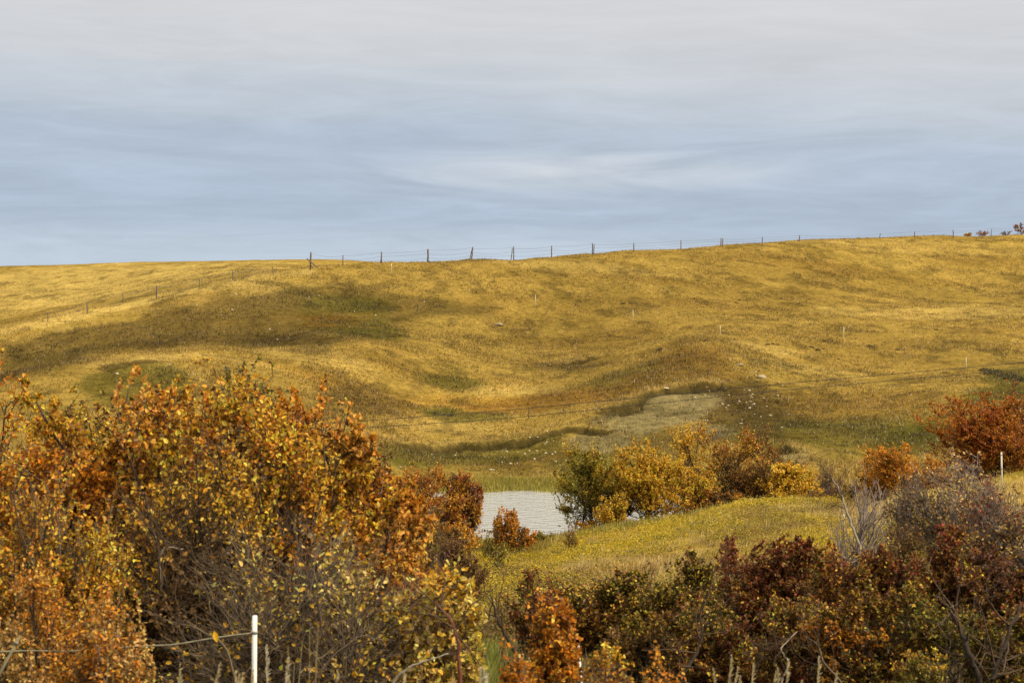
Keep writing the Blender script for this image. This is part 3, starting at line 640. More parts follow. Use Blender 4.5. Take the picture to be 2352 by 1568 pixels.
# ---- shrubs left of the pond
G3 = 'autumn shrubs at the edge of the pond'
shrub('shrub', 960, 62, 95, 1082, 'broad rust and gold shrub at the left shore of the pond', group=G3, pals=('rustgold', 'rust', 'rustgold'), leaves=17000, leaf=.072, seed=20, lowbare=.02, stems=14, clump=.5)
shrub('shrub', 1050, 63, 50, 1095, 'dark red shrub leaning over the left shore of the pond', group=G3, pals=('rust', 'plum', 'rustgold'), leaves=10000, leaf=.08, seed=21, lowbare=.0, clump=.5)
shrub('shrub', 1000, 57, 80, 1165, 'brown orange shrub below the rust shrub left of the pond', group=G3, pals=('rustgold', 'brown'), leaves=9000, leaf=.08, seed=22, lowbare=.0, clump=.5)
shrub('shrub', 1158, 62.5, 28, 1172, 'small orange shrub standing against the water at the near shore', group=G3, pals=('rustgold', 'orange'), leaves=3000, leaf=.07, seed=23, lowbare=.0, clump=.4, stems=8)
shrub('shrub', 1200, 62.5, 28, 1212, 'low orange brown bush right of the small orange one at the shore', group=G3, pals=('orange', 'brown'), leaves=2000, leaf=.07, seed=24, lowbare=.0, clump=.4, stems=7)
shrub('shrub', 1040, 33, 65, 1240, 'plum brown small leaved shrub above the pale yellow leaves', group=G1, pals=('plum', 'brown'), leaves=10000, leaf=.045, seed=25, lowbare=.02, clump=.6)
shrub('shrub', 960, 36, 80, 1200, 'olive brown shrub between the orange flank and the pond shrubs', group=G1, pals=('brown', 'olive'), leaves=9000, leaf=.055, seed=26, lowbare=.02, clump=.6)
# ---- the clump right of the pond
shrub('willow_shrub', 1358, 66.5, 84, 1035, 'olive green willow shrub overhanging the right of the pond', group=G3, pals=('willow', 'willow', 'ygold', 'willow'), leaves=26000, leaf=.072, seed=30, lowbare=.05, clump=.5, bark=('dark', 'brown'), stems=14, spiky=.5)
shrub('shrub', 1500, 66, 116, 1028, 'bright golden shrub next to the olive green willow', group=G3, pals=('ygold', 'ygold'), leaves=24000, leaf=.072, seed=31, lowbare=.24, bark=('dark', 'brown'), stems=13, clump=.5)
shrub('shrub', 1402, 64.5, 36, 1132, 'small bright yellow shrub in front of the olive willow', group=G3, pals=('ygold',), leaves=2600, leaf=.062, seed=32, lowbare=.1, bark=('dark', 'brown'), stems=6)
shrub('shrub', 1668, 67.5, 128, 985, 'tallest golden topped shrub of the clump beyond the meadow', group=G3, pals=('ygold', 'goldorange', 'brown'), leaves=28000, leaf=.072, seed=33, lowbare=.28, bark=('dark', 'brown'), stems=15, clump=.5)
shrub('shrub', 1796, 65, 78, 1070, 'rounded golden shrub at the right end of the clump beyond the meadow', group=G3, pals=('ygold', 'ygold'), leaves=18000, leaf=.08, seed=34, lowbare=.12, bark=('dark', 'brown'), stems=12, clump=.5)
shrub('shrub', 1640, 65.5, 60, 1125, 'dark brown low shrub under the tallest golden shrub', group=G3, pals=('brown', 'goldorange'), leaves=3500, leaf=.08, seed=35, lowbare=.0, bark=('dark', 'lilac'))
shrub('shrub', 1585, 68.5, 40, 1050, 'bare brown twiggy shrub between the two tall golden shrubs', group=G3, pals=('brown',), leaves=1500, leaf=.07, seed=36, bark=('dark', 'lilac'))
bare_tree('small_tree', 1890, 71, 36, 1040, 'small bare dark tree right of the golden clump', 'tree', 37, stems=3)
shrub('shrub', 1925, 73, 60, 1088, 'low dark brown brush along the creek', group=G3, pals=('brown', 'plum'), leaves=2500, leaf=.08, seed=38, lowbare=0, bark=('dark', 'dark'))
# ---- right hand middle distance
G4 = 'orange and red shrubs at the right edge'
shrub('shrub', 2262, 58, 122, 918, 'large red orange shrub at the right edge below the slope', group=G4, pals=('rust', 'rustgold', 'rust'), leaves=42000, leaf=.062, seed=40, lowbare=.0, clump=.45, stems=16, bark=('dark', 'red'))
shrub('shrub', 2380, 60, 95, 900, 'reddish brown shrub cut by the right edge of the picture', group=G4, pals=('rust', 'plum'), leaves=17000, leaf=.062, seed=41, lowbare=.0, clump=.45, stems=12, bark=('dark', 'red'))
shrub('shrub', 2095, 56, 95, 1025, 'amber orange shrub left of the large red one', group=G4, pals=('goldorange', 'rustgold', 'goldorange'), leaves=15000, leaf=.062, seed=42, lowbare=.0, clump=.5, bark=('dark', 'brown'))
shrub('shrub', 2010, 57, 34, 1082, 'small gold and brown shrub at the end of the orange row', group=G4, pals=('gold', 'rustgold'), leaves=3600, leaf=.07, seed=43, lowbare=.0, clump=.5)
bare_tree('dead_tree', 1950, 31, 100, 1100, 'dead grey tree with bleached bare limbs', 'dead tree', 44, bark=('ash', 'ash'), stems=8, subs=6, twigs=5, lean=-.1, thick=1.5)
bare_tree('dead_tree', 2040, 30, 62, 1125, 'thin bare dark tree right of the bleached dead tree', 'dead tree', 45, bark=('dark', 'ash'), stems=3, subs=6, twigs=5)
G5 = 'grey bare thicket at the right'
shrub('shrub', 2190, 28, 130, 1065, 'bare grey thicket with pale curled leaves at the right', group=G5, pals=('palepeach', 'brown'), leaves=2300, leaf=.05, seed=46, bark=('grey', 'ash'), stems=22, subs=11, twigs=8, lowbare=.1, spiky=.9, fine=1.1)
shrub('shrub', 2340, 26, 140, 1120, 'grey lilac twiggy shrub at the right edge under the reddish ones', group=G5, pals=('palepeach', 'burg'), leaves=2600, leaf=.05, seed=47, bark=('grey', 'ash'), stems=20, subs=11, twigs=8, lowbare=.0, fine=1.1)
shrub('shrub', 2050, 27, 90, 1215, 'sparse twiggy brown shrub in front of the dead trees', group=G5, pals=('brown', 'palepeach'), leaves=2200, leaf=.045, seed=48, bark=('brown', 'lilac'), stems=14, lowbare=.0)
# ---- dark shrubs along the lower right
shrub('shrub', 1232, 23, 55, 1322, 'thin dark shrub with burgundy leaves at the right of the grass gap', group=G2, pals=('burg', 'greengold'), leaves=1800, leaf=.045, seed=50, bark=('dark', 'dark'), stems=8)
shrub('shrub', 1300, 24, 100, 1345, 'burgundy shrub with scattered pale yellow leaves behind the bright orange bush', group=G2, pals=('burggold', 'burg', 'paleg'), leaves=11000, leaf=.045, seed=51, bark=('dark', 'brown'), lowbare=.1)
shrub('shrub', 1425, 23, 110, 1330, 'dark green shrub flecked with burgundy and yellow', group=G2, pals=('greengold', 'burggold', 'fleck'), leaves=15000, leaf=.045, seed=52, bark=('dark', 'dark'), lowbare=.1)
shrub('shrub', 1560, 22.5, 105, 1300, 'dark green shrub speckled with yellow leaves, the greenest of the lower right', group=G2, pals=('greengold', 'fleck', 'greengold'), leaves=18000, leaf=.048, seed=53, bark=('dark', 'dark'), lowbare=.12)
shrub('shrub', 1700, 24, 110, 1262, 'twiggy purple brown shrub in front of the meadow', group=G2, pals=('plum', 'burg'), leaves=7000, leaf=.042, seed=54, bark=('dark', 'lilac'), spiky=1.0, lowbare=.0)
shrub('shrub', 1830, 23.5, 115, 1250, 'burgundy leaved shrub right of the meadow', group=G2, pals=('burg', 'fleck', 'burg'), leaves=16000, leaf=.044, seed=55, bark=('dark', 'brown'), lowbare=.05, spiky=.8)
shrub('shrub', 1960, 22.5, 110, 1275, 'orange brown and burgundy shrub below the dead tree', group=G2, pals=('burggold', 'rustgold', 'burg'), leaves=15000, leaf=.045, seed=56, bark=('dark', 'brown'), lowbare=.05)
shrub('shrub', 2110, 22, 120, 1285, 'gold flecked dark green shrub under the grey thicket', group=G2, pals=('burggold', 'fleck', 'burg'), leaves=16000, leaf=.047, seed=57, bark=('dark', 'brown'), lowbare=.08)
shrub('shrub', 2290, 22, 140, 1235, 'dark red brown shrub at the lower right edge', group=G2, pals=('burg', 'fleck', 'plum'), leaves=21000, leaf=.045, seed=58, bark=('dark', 'lilac'), lowbare=.05, spiky=.8)
shrub('shrub', 1640, 19, 120, 1400, 'yellow speckled brown shrub low in the lower right thicket', group=G2, pals=('fleck', 'burggold', 'greengold'), leaves=11000, leaf=.042, seed=59, bark=('dark', 'grey'), lowbare=.3, stems=13)
shrub('shrub', 1800, 19, 120, 1385, 'amber and green shrub above the twisted bare twigs', group=G2, pals=('fleck', 'greengold', 'burg'), leaves=12000, leaf=.042, seed=60, bark=('dark', 'grey'), lowbare=.3, stems=13)
shrub('shrub', 1990, 18.5, 120, 1375, 'golden green shrub in the lower right thicket', group=G2, pals=('fleck', 'greengold', 'goldorange'), leaves=12000, leaf=.042, seed=61, bark=('dark', 'grey'), lowbare=.25, stems=13)
shrub('shrub', 2175, 18.5, 110, 1370, 'shrub with yellow green leaves left of the forked trunks', group=G2, pals=('greengold', 'fleck', 'olive'), leaves=11000, leaf=.042, seed=62, bark=('dark', 'grey'), lowbare=.35)
shrub('shrub', 2330, 17.8, 100, 1395, 'dark leafy shrub in the bottom right corner', group=G2, pals=('greengold', 'burg'), leaves=8000, leaf=.042, seed=63, bark=('dark', 'brown'), lowbare=.3)
shrub('shrub', 1480, 19.5, 100, 1430, 'deep green and brown shrub behind the small amber bushes', group=G2, pals=('greengold', 'brown'), leaves=8000, leaf=.042, seed=64, bark=('dark', 'dark'), lowbare=.25)
shrub('shrub', 2110, 15.5, 75, 1505, 'low amber green bush at the bottom right', group=G2, pals=('olive', 'gold'), leaves=4500, leaf=.03, seed=65, lowbare=0)
# ---- thin shrubs standing in the meadow
for (u, Y, hw, tp, lab, sd) in ((1478, 33, 38, 1290, 'thin leafless shrub in the meadow above the dark green shrubs', 80), (1690, 31, 48, 1268, 'bare purple brown shrub at the lower edge of the meadow', 81), (1590, 36, 26, 1262, 'small bare twiggy plant in the middle of the meadow', 82), (1770, 34, 40, 1240, 'bare brown shrub at the right of the meadow', 83), (1310, 60, 14, 1205, 'small grey twiggy bush at the near shore', 84)):
    shrub('shrub', u, Y, hw, tp, lab, group='bare shrubs standing in the meadow', pals=('brown', 'burg'), leaves=260, leaf=.05, seed=sd, bark=('brown', 'lilac'), stems=8, subs=6, twigs=5, lowbare=0, fine=.9)
for (u, Y, hw, tp, lab, sd, pl) in ((1250, 63.5, 22, 1222, 'low olive bush at the near shore', 85, 'olive'), (1345, 64.5, 26, 1196, 'low rusty bush where the willow meets the meadow', 86, 'rustgold'), (1132, 60, 26, 1232, 'low green gold bush left of the meadow', 87, 'olive'), (1120, 45, 40, 1270, 'olive yellow bush at the left side of the meadow', 88, 'olive'), (1720, 63, 30, 1152, 'low gold and rust bush below the tallest golden shrub', 89, 'goldorange'), (1560, 64, 26, 1168, 'low brown bush at the foot of the golden shrubs', 90, 'brown'), (1860, 62, 30, 1128, 'tan weedy bush at the right end of the golden clump', 91, 'brown')):
    shrub('shrub', u, Y, hw, tp, lab, group='low bushes around the meadow', pals=(pl,), leaves=900, leaf=.07, seed=sd, stems=7, subs=6, twigs=5, lowbare=0, clump=.3)
# ---- bright orange ones in front
G6 = 'small bright orange bushes at the bottom edge'
shrub('shrub', 1262, 14, 62, 1388, 'upright vivid orange bush left of the short white post', group=G6, pals=('orange', 'orange', 'goldorange'), leaves=7000, leaf=.040, seed=70, bark=('dark', 'brown'), stems=8, lowbare=.0, depth=.8, clump=.8)
shrub('shrub', 1190, 12.5, 45, 1505, 'low orange bush in front of the green grass gap', group=G6, pals=('orange', 'palepeach', 'goldorange'), leaves=2600, leaf=.036, seed=71, stems=7, lowbare=0)
shrub('shrub', 1400, 13, 80, 1505, 'golden orange low bush right of the short white post', group=G6, pals=('goldorange', 'gold'), leaves=4500, leaf=.034, seed=72, stems=8, lowbare=0)
shrub('shrub', 1530, 13, 55, 1525, 'small orange sprig bush at the bottom edge', group=G6, pals=('orange', 'goldorange'), leaves=1500, leaf=.034, seed=73, stems=6, lowbare=0)
shrub('shrub', 1160, 27, 26, 1365, 'thin leafless dark shrub standing in the grass gap', group=G2, pals=('burg',), leaves=160, leaf=.045, seed=74, bark=('dark', 'dark'), stems=4, subs=6, twigs=5)
# ---- on the skyline at the right
G7 = 'small shrubs on the right skyline'
for (u, hw, tp, lab, pl, lv) in ((2222, 9, 535, 'tiny yellow bush on the skyline beside a fence post', ('gold',), 700), (2258, 20, 530, 'thin brown bush on the skyline right of the yellow one', ('rust', 'brown'), 500),
                                 (2312, 14, 531, 'sparse brown sprigs on the skyline', ('brown',), 200), (2343, 16, 513, 'tallest reddish bush on the skyline at the right edge', ('rust', 'brown'), 900)):
    Yr = 284.; shrub('shrub', u, Yr, hw, tp, lab, group=G7, pals=pl, leaves=lv, leaf=.13, seed=int(u), stems=6, subs=5, twigs=4, lowbare=0, thick=1.4)

# ================================================================ grass
def tri_blades(x, y, z, h, w, col, rng, lean=.35, nb=3, spread=.12, tipk=1.25):
    n = len(x); N = n * nb
    X = np.repeat(x, nb) + rng.normal(size=N) * spread; Yy = np.repeat(y, nb) + rng.normal(size=N) * spread; Zz = np.repeat(z, nb) - .03
    H = np.repeat(h, nb) * rng.uniform(.6, 1.15, N); Wd = np.repeat(w, nb) * rng.uniform(.7, 1.2, N); a = rng.uniform(0, PI, N)
    b = np.stack([X, Yy, Zz], -1); s = np.stack([np.cos(a), np.sin(a) * .5, np.zeros(N)], -1) * Wd[:, None] * .5
    tp = b + np.stack([rng.normal(size=N) * lean * H + .15 * H, rng.normal(size=N) * lean * H, H], -1)
    V = np.stack([b - s, b + s, tp], 1).reshape(-1, 3)
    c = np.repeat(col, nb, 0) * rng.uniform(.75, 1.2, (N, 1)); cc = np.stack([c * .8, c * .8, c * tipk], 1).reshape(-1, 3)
    return V, np.arange(N * 3).reshape(-1, 3), np.clip(cc, .003, .9)
def stuff(name, V, f, c, label, cat='grass', mat=None):
    o = mesh_obj(name, V, f, mat or M_grass, cols=c); return tag(o, label, cat, kind='stuff')
def scatter(rng, n, u0, u1, y0, y1, p=1.0):
    u = rng.uniform(u0, u1, n); y = np.exp(rng.uniform(math.log(y0), math.log(y1), n)); x = (u - UC) * y / F
    return u, x, y, ground(x, y)
def hill_grass():
    rng = np.random.default_rng(101)
    u, x, y, z = scatter(rng, 270000, -300, 2800, 66, 292)
    # clumpier where the sward is rough, sparse on bare soil and clay
    gc = ground_col(x, y); den = fbm(x, y * .7, 3.5, 3, 91)
    clay = (gc[:, 2] / gc[:, 0] > .31) & (rng.uniform(0, 1, len(x)) < .9)
    so = np.maximum(bil(SOIL, US, YS, u, y), bil(SOIL, US, YS, u, y + .6)); k = (rng.uniform(0, 1, len(x)) < np.clip(.25 + (den - .3) * 2.2, .1, 1)) & (z > -7.93) & ~clay & ((y > 86) | (u > 1880) | (u < 900)) & (so < .25)
    x, y, z, gc, den = x[k], y[k], z[k], gc[k], den[k]
    v = np.where(rng.uniform(0, 1, len(x)) < .15, .6, 1.0) * rng.uniform(.8, 1.35, len(x)); h = (.07 + .16 * den * rng.uniform(.5, 1.5, len(x)))
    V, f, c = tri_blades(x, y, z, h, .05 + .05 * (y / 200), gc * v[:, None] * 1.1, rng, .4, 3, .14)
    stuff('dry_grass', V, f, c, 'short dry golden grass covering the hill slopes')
hill_grass()
def lip_grass():
    rng = np.random.default_rng(111); xs = []; ys = []
    for k, wpts in enumerate(SCW):
        if k in (4, 6): continue
        p = np.array(wpts); seg = np.hypot(*np.diff(p, axis=0).T); cum = np.concatenate([[0], np.cumsum(seg)])
        n = int(cum[-1] * 16); t = rng.uniform(0, cum[-1], n); px = np.interp(t, cum, p[:, 0]); py = np.interp(t, cum, p[:, 1])
        xs.append(px + rng.normal(size=n) * .3); ys.append(py + np.abs(rng.normal(size=n)) * .9 + .35)
    x = np.concatenate(xs); y = np.concatenate(ys); den = vnoise(x * .6, y * .6, 5); k = rng.uniform(0, 1, len(x)) < den * 1.3; x, y = x[k], y[k]
    z = ground(x, y); c = T['tan'] * rng.uniform(.4, 1.0, (len(x), 1))
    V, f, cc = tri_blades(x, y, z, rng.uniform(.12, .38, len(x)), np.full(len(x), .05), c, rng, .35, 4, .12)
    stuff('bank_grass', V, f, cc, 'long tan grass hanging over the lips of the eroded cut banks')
lip_grass()
def shore_grass():
    rng = np.random.default_rng(121)
    u, x, y, z = scatter(rng, 16000, 700, 2050, 84.3, 88.5)
    k = (z > -8.05) & (z < -7.62 + .1 * rng.normal(size=len(x))); x, y, z = x[k], y[k], z[k]; m = vnoise(x * .5, y * .5, 3)[:, None]
    c = np.array((.50, .38, .08)) * m + np.array((.27, .25, .03)) * (1 - m)
    V, f, cc = tri_blades(x, y, z, rng.uniform(.08, .30, len(x)), np.full(len(x), .04), c * rng.uniform(.6, 1.2, (len(x), 1)), rng, .4, 4, .1)
    stuff('shore_grass', V, f, cc, 'yellow and green sedge in a band along the far shore of the pond')
    # loose grass and small plants at the near shore
    rng = np.random.default_rng(122); u, x, y, z = scatter(rng, 9000, 1080, 2000, 62, 69.5)
    k = (z > -8.0); x, y, z = x[k], y[k], z[k]; m = vnoise(x * .7, y * .7, 8)[:, None]
    c = np.array((.46, .32, .08)) * m + np.array((.28, .26, .04)) * (1 - m)
    V, f, cc = tri_blades(x, y, z, rng.uniform(.12, .38, len(x)), np.full(len(x), .03), c * rng.uniform(.6, 1.3, (len(x), 1)), rng, .3, 4, .1)
    stuff('near_shore_grass', V, f, cc, 'ragged grass fringe between the meadow and the pond')
shore_grass()
def meadow():
    rng = np.random.default_rng(131)
    u, x, y, z = scatter(rng, 100000, -200, 2900, 20, 66)
    m = fbm(x, y, 4, 4, 61); k = z > -7.85; u, x, y, z, m = u[k], x[k], y[k], z[k], m[k]
    gc = ground_col(x, y); tanm = np.clip((.62 - m) * 3, 0, 1)[:, None] * .45
    gp = (np.exp(-((u - 1090) / 90) ** 2) * sstep(36, 28, y))[:, None]; tanm = tanm * (1 - gp); gc = gc * (1 - gp) + np.array((.20, .225, .035)) * gp
    c = (gc * 1.25) * (1 - tanm) + np.array((.52, .38, .14)) * tanm
    V, f, cc = tri_blades(x, y, z, rng.uniform(.12, .42, len(x)) * np.clip(1.3 - y / 60, .35, 1), .012 + .0005 * y, c * rng.uniform(.6, 1.3, (len(x), 1)), rng, .3, 4, .1)
    stuff('meadow_grass', V, f, cc, 'tan and green meadow grass between the pond and the near thicket')
    # yellow green leafy weeds in clumps
    rng = np.random.default_rng(132); u, x, y, z = scatter(rng, 44000, 900, 2250, 24, 69)
    m = fbm(x, y * .8, 2.6, 4, 63, .6); rr = fbm(x, y, 9, 3, 67); pt = fbm(x, y * .7, 3.4, 3, 69, .6)
    k = (rng.uniform(0, 1, len(x)) < sstep(.44, .60, m * .65 + rr * .38) * .75 + .02) & (z > -7.9) & ~((u > 1960) & (y > 44)) & ((y < 66.5) | (rng.uniform(0, 1, len(x)) < .4))
    x, y, z, m, pt = x[k], y[k], z[k], m[k], pt[k]; n = len(x); nb = 22; N = n * nb
    hh = rng.uniform(.25, .75, n) ** 1.5 * (.25 + 1.3 * sstep(.3, .8, vnoise(x * .9, y * .9, 9))) * np.clip(1.3 - y / 62, .35, 1); P = np.stack([np.repeat(x, nb) + rng.normal(size=N) * .14, np.repeat(y, nb) + rng.normal(size=N) * .14, np.repeat(z, nb) + np.repeat(hh, nb) * rng.uniform(.1, 1, N) ** .7], -1)
    nn = nrm(rvec(rng, N) + np.array([0, -.3, .8])); V, f = kite(P, rvec(rng, N) * [1, 1, .6], nn, rng.uniform(.03, .062, N), rng.uniform(.018, .034, N))
    pp = (pt + rng.normal(size=n) * .05)[:, None]
    base = np.where(pp > .52, np.array([[.62, .45, .03]]), np.where(pp > .44, np.array([[.38, .29, .03]]), np.array([[.30, .19, .05]]))); base = np.where(rng.uniform(0, 1, (n, 1)) < .15, np.array([[.12, .13, .025]]), base)
    base = base * rng.uniform(.65, 1.2, (n, 1)); c = np.repeat(base, nb, 0) * rng.uniform(.7, 1.25, (N, 1))
    stuff('meadow_weeds', V, f, np.repeat(c, 4, 0), 'low yellow green leafy weeds spread over the meadow', 'weeds', M_leaf)
    # pale bunches of taller dead grass
    rng = np.random.default_rng(134); u, x, y, z = scatter(rng, 9000, 950, 2250, 26, 66); m = fbm(x, y, 1.8, 3, 93, .6); k = (m > .555) & (z > -7.8) & ((y > 34) | (u > 1250)); x, y, z = x[k], y[k], z[k]
    V, f, cc = tri_blades(x, y, z, rng.uniform(.3, .6, len(x)) * np.clip(1.3 - y / 62, .4, 1), np.full(len(x), .018), np.array((.60, .45, .20)) * rng.uniform(.6, 1.2, (len(x), 1)), rng, .25, 9, .12)
    stuff('dead_grass_bunches', V, f, cc, 'pale bunches of taller dead grass among the meadow weeds')
    # litter and small green stuff under the near thicket
    rng = np.random.default_rng(133); u, x, y, z = scatter(rng, 36000, -500, 3100, 9.5, 26)
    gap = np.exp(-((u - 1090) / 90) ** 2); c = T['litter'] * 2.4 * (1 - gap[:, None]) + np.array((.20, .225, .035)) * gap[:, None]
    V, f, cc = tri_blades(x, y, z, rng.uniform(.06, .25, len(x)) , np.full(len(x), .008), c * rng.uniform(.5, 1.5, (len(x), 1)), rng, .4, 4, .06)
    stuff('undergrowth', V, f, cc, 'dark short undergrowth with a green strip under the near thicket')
meadow()

# ---- tall grasses with plumes at the bottom edge
def plume_grass(u, Y, top, seed, label, hue=0, nst=3):
    rng = np.random.default_rng(seed); x = (u - UC) * Y / F; gz = float(ground(x, Y)); H = (VH - top) * Y / F - gz
    root = empty('plumed_grass', (x, Y, gz)); tag(root, label, 'tall_grass', 'tall plumed grasses at the bottom edge')
    b = rng.normal(size=(nst, 3)) * [.05, .05, 0]; d = np.tile([0, 0, 1.], (nst, 1)) + rng.normal(size=(nst, 3)) * .07 + [.06, 0, 0]
    P = curve(rng, b, d, H * rng.uniform(.82, 1.0, nst) / .99, 9, .025, -.0); P[0] *= [1, 1, H / P[0, -1, 2]]
    R = np.linspace(.0032, .0012, 9)[None].repeat(nst, 0); V, q = tubes(P, R, 3)
    c1 = np.array((.40, .33, .13)) if hue == 0 else np.array((.50, .42, .26))
    mesh_obj('stem', V, q, M_grass, root, np.tile(c1, (len(V), 1)))
    for s in range(nst):
        mb = MB(); n = 90; t = rng.uniform(.80, 1.0, (1, n)); p, dd = sample_on(P[s:s + 1], t); p = p[0]; dd = dd[0]
        off = nrm(dd + rvec(rng, n) * .5 + [.35, 0, -.1]); wdt = np.sin((t[0] - .80) / .2 * PI) * .5 + .5
        V, f = kite(p, off, rvec(rng, n), .034 * wdt * rng.uniform(.6, 1.3, n), np.full(n, .006)); mb.add(V, f, (.62, .50, .27) if hue == 0 else (.70, .60, .42)); mb.build('plume', M_grass, root)
    # a few blades
    n = 9; bb = rng.normal(size=(n, 3)) * [.06, .06, 0]; Pb = curve(rng, bb, np.tile([0, 0, 1.], (n, 1)) + rng.normal(size=(n, 3)) * .2, H * rng.uniform(.35, .75, n), 6, .08, -.06)
    V, q = tubes(Pb, np.linspace(.004, .0008, 6)[None].repeat(n, 0), 3); mesh_obj('blades', V, q, M_grass, root, np.tile((.30, .29, .08), (len(V), 1)))
PG = [(600, 11.0, 1490, 1, 'tallest plume, leaning just right of the tall white post'), (352, 10.6, 1528, 0, 'fluffy pair of plumes left of the white post'), (378, 10.9, 1525, 0, 'plume right beside the fluffy pair'),
      (482, 10.8, 1538, 0, 'plume halfway between the fluffy pair and the white post'), (498, 10.5, 1546, 0, 'short plume near the bottom left centre'), (556, 10.6, 1548, 0, 'short plume just left of the white post'),
      (655, 10.7, 1552, 0, 'small plume right of the tallest plume'), (738, 10.4, 1536, 0, 'yellowish plume under the bare twig tangle'), (830, 10.6, 1556, 0, 'short plume below the yellow sprinkled shrub'),
      (1078, 10.8, 1518, 1, 'pale plume in front of the green grass gap'), (1100, 11.2, 1540, 1, 'shorter pale plume in front of the green grass gap'), (1000, 10.8, 1552, 0, 'thin plume left of the grass gap'),
      (1622, 12.2, 1500, 0, 'drooping pale plume under the dark green shrub'), (1690, 12.4, 1525, 0, 'thin plume right of the drooping one'), (1734, 12.4, 1518, 0, 'upright thin plume below the lower right thicket'),
      (1764, 12.0, 1530, 0, 'bent plume right of the upright thin one'), (1865, 12.2, 1522, 0, 'plume in front of the twisted bare twigs'), (1678, 11.8, 1540, 0, 'low plume between the drooping one and the thin one'), (905, 10.7, 1548, 0, 'low plume between the shrub and the grass gap')]
for i, (u, Y, tp, hue, lab) in enumerate(PG): plume_grass(u, Y, tp, 200 + i, lab + ', tall dry grass', hue, 3 if hue else 2)
# straight dead reeds
for i, (u, Y, tp, lab) in enumerate(((690, 11.6, 1428, 'tallest pair of straight dead stalks right of the white post'), (712, 11.8, 1440, 'straight dead stalks beside the tallest pair'), (668, 11.4, 1470, 'shorter dead stalk left of the tallest pair'), (250, 11.2, 1500, 'thin dead stalk in front of the small orange shrub at the left'))):
    rng = np.random.default_rng(240 + i); x = (u - UC) * Y / F; gz = float(ground(x, Y)); H = (VH - tp) * Y / F - gz
    root = empty('dead_stalk', (x, Y, gz)); tag(root, lab, 'dead stalk', 'straight dead stalks at the bottom left')
    P = curve(rng, rng.normal(size=(2, 3)) * [.03, .03, 0], np.tile([0, 0, 1.], (2, 1)) + rng.normal(size=(2, 3)) * .04, np.array([1., .9]) * H, 8, .012, 0)
    V, q = tubes(P, np.linspace(.006, .002, 8)[None].repeat(2, 0), 5); mesh_obj('stem', V, q, M_grass, root, np.tile((.33, .27, .13), (len(V), 1)))
    P2 = curve(rng, P[:1, 6], rng.normal(size=(1, 3)) + [0, 0, 1], np.array([.12]), 4, .1, 0); V, q = tubes(P2, np.linspace(.003, .001, 4)[None], 3); mesh_obj('side_shoot', V, q, M_grass, root, np.tile((.33, .27, .13), (len(V), 1)))

# ================================================================ thick limbs seen low in the thickets
def limb(name, pts, r, Y, label, cat, barkc='brown', group=None, seed=0):
    rng = np.random.default_rng(seed); W_ = np.array([P3(u, v, Y + dy) for (u, v, dy) in pts]); t = np.linspace(0, len(pts) - 1, 26)
    P = np.stack([np.interp(t, range(len(pts)), W_[:, k]) for k in range(3)], -1)
    for _ in range(2): P[1:-1] = (P[:-2] + 2 * P[1:-1] + P[2:]) / 4
    P[1:-1] += rng.normal(size=(24, 3)) * r * .25; g = P[0].copy(); root = empty(name, g); tag(root, label, cat, group)
    mb = MB(); mb.tube(P - g, np.linspace(r, r * .35, 26), 8, BARK[barkc]); mb.build('limb', M_bark, root)
    C1 = curve(rng, (P - g)[rng.integers(8, 25, 9)], rvec(rng, 9) + [0, 0, .5], rng.uniform(.25, .7, 9), 7, .18, .05); V, q = tubes(C1, np.linspace(r * .35, r * .12, 7)[None].repeat(9, 0), 4)
    C2 = curve(rng, C1[rng.integers(0, 9, 40), rng.integers(2, 7, 40)], rvec(rng, 40) + [0, 0, .3], rng.uniform(.1, .35, 40), 5, .2, .05); V2, q2 = tubes(C2, np.linspace(r * .13, r * .05, 5)[None].repeat(40, 0), 3)
    mb = MB(); mb.add(V, q, BARK['brown']); mb.add(V2, q2, BARK['lilac']); mb.build('branches', M_bark, root)
LG = 'thick bare limbs low in the thickets'
limb('bare_limb', [(1062, 1640, 0), (1056, 1540, 0), (1052, 1470, 0), (1035, 1420, .1), (1000, 1380, .2)], .016, 13.3, 'reddish bare stem rising through the pale yellow leaves at the grass gap', 'branch', 'red', LG, 1)
limb('bare_limb', [(2262, 1700, 0), (2250, 1560, 0), (2225, 1500, 0), (2210, 1450, .2), (2180, 1400, .4)], .036, 17, 'left fork of the thick grey brown trunks at the bottom right', 'branch', 'dark', LG, 2)
limb('bare_limb', [(2268, 1700, .1), (2275, 1560, .1), (2300, 1510, .2), (2320, 1450, .3), (2345, 1390, .5)], .032, 17, 'right fork of the thick grey brown trunks at the bottom right', 'branch', 'dark', LG, 3)
limb('bare_limb', [(1545, 1640, 0), (1560, 1560, 0), (1600, 1500, .2), (1612, 1460, .3), (1610, 1400, .5)], .022, 18, 'dark curved limb behind the small amber bushes', 'branch', 'dark', LG, 4)
limb('bare_limb', [(1800, 1640, 0), (1795, 1560, 0), (1815, 1520, 0), (1790, 1490, .1), (1830, 1450, .2)], .011, 16.5, 'twisted pale grey limb low in the lower right thicket', 'branch', 'pale', LG, 5)
limb('bare_limb', [(1950, 1640, 0), (1930, 1560, 0), (1890, 1520, 0), (1880, 1480, .1), (1850, 1460, .2)], .010, 16.5, 'bent grey limb right of the twisted pale one', 'branch', 'grey', LG, 6)
limb('bare_limb', [(368, 1360, .6), (366, 1300, .1), (368, 1272, 0), (385, 1255, 0), (420, 1260, -.1)], .012, 14.6, 'short bleached white branch high in the dark part of the left thicket', 'branch', 'pale', LG, 7)
limb('bare_limb', [(1205, 1560, 0), (1185, 1500, 0), (1150, 1440, .1), (1135, 1400, .1), (1130, 1370, .2)], .022, 22, 'black crooked limb of the thin shrub at the grass gap', 'branch', 'dark', LG, 8)
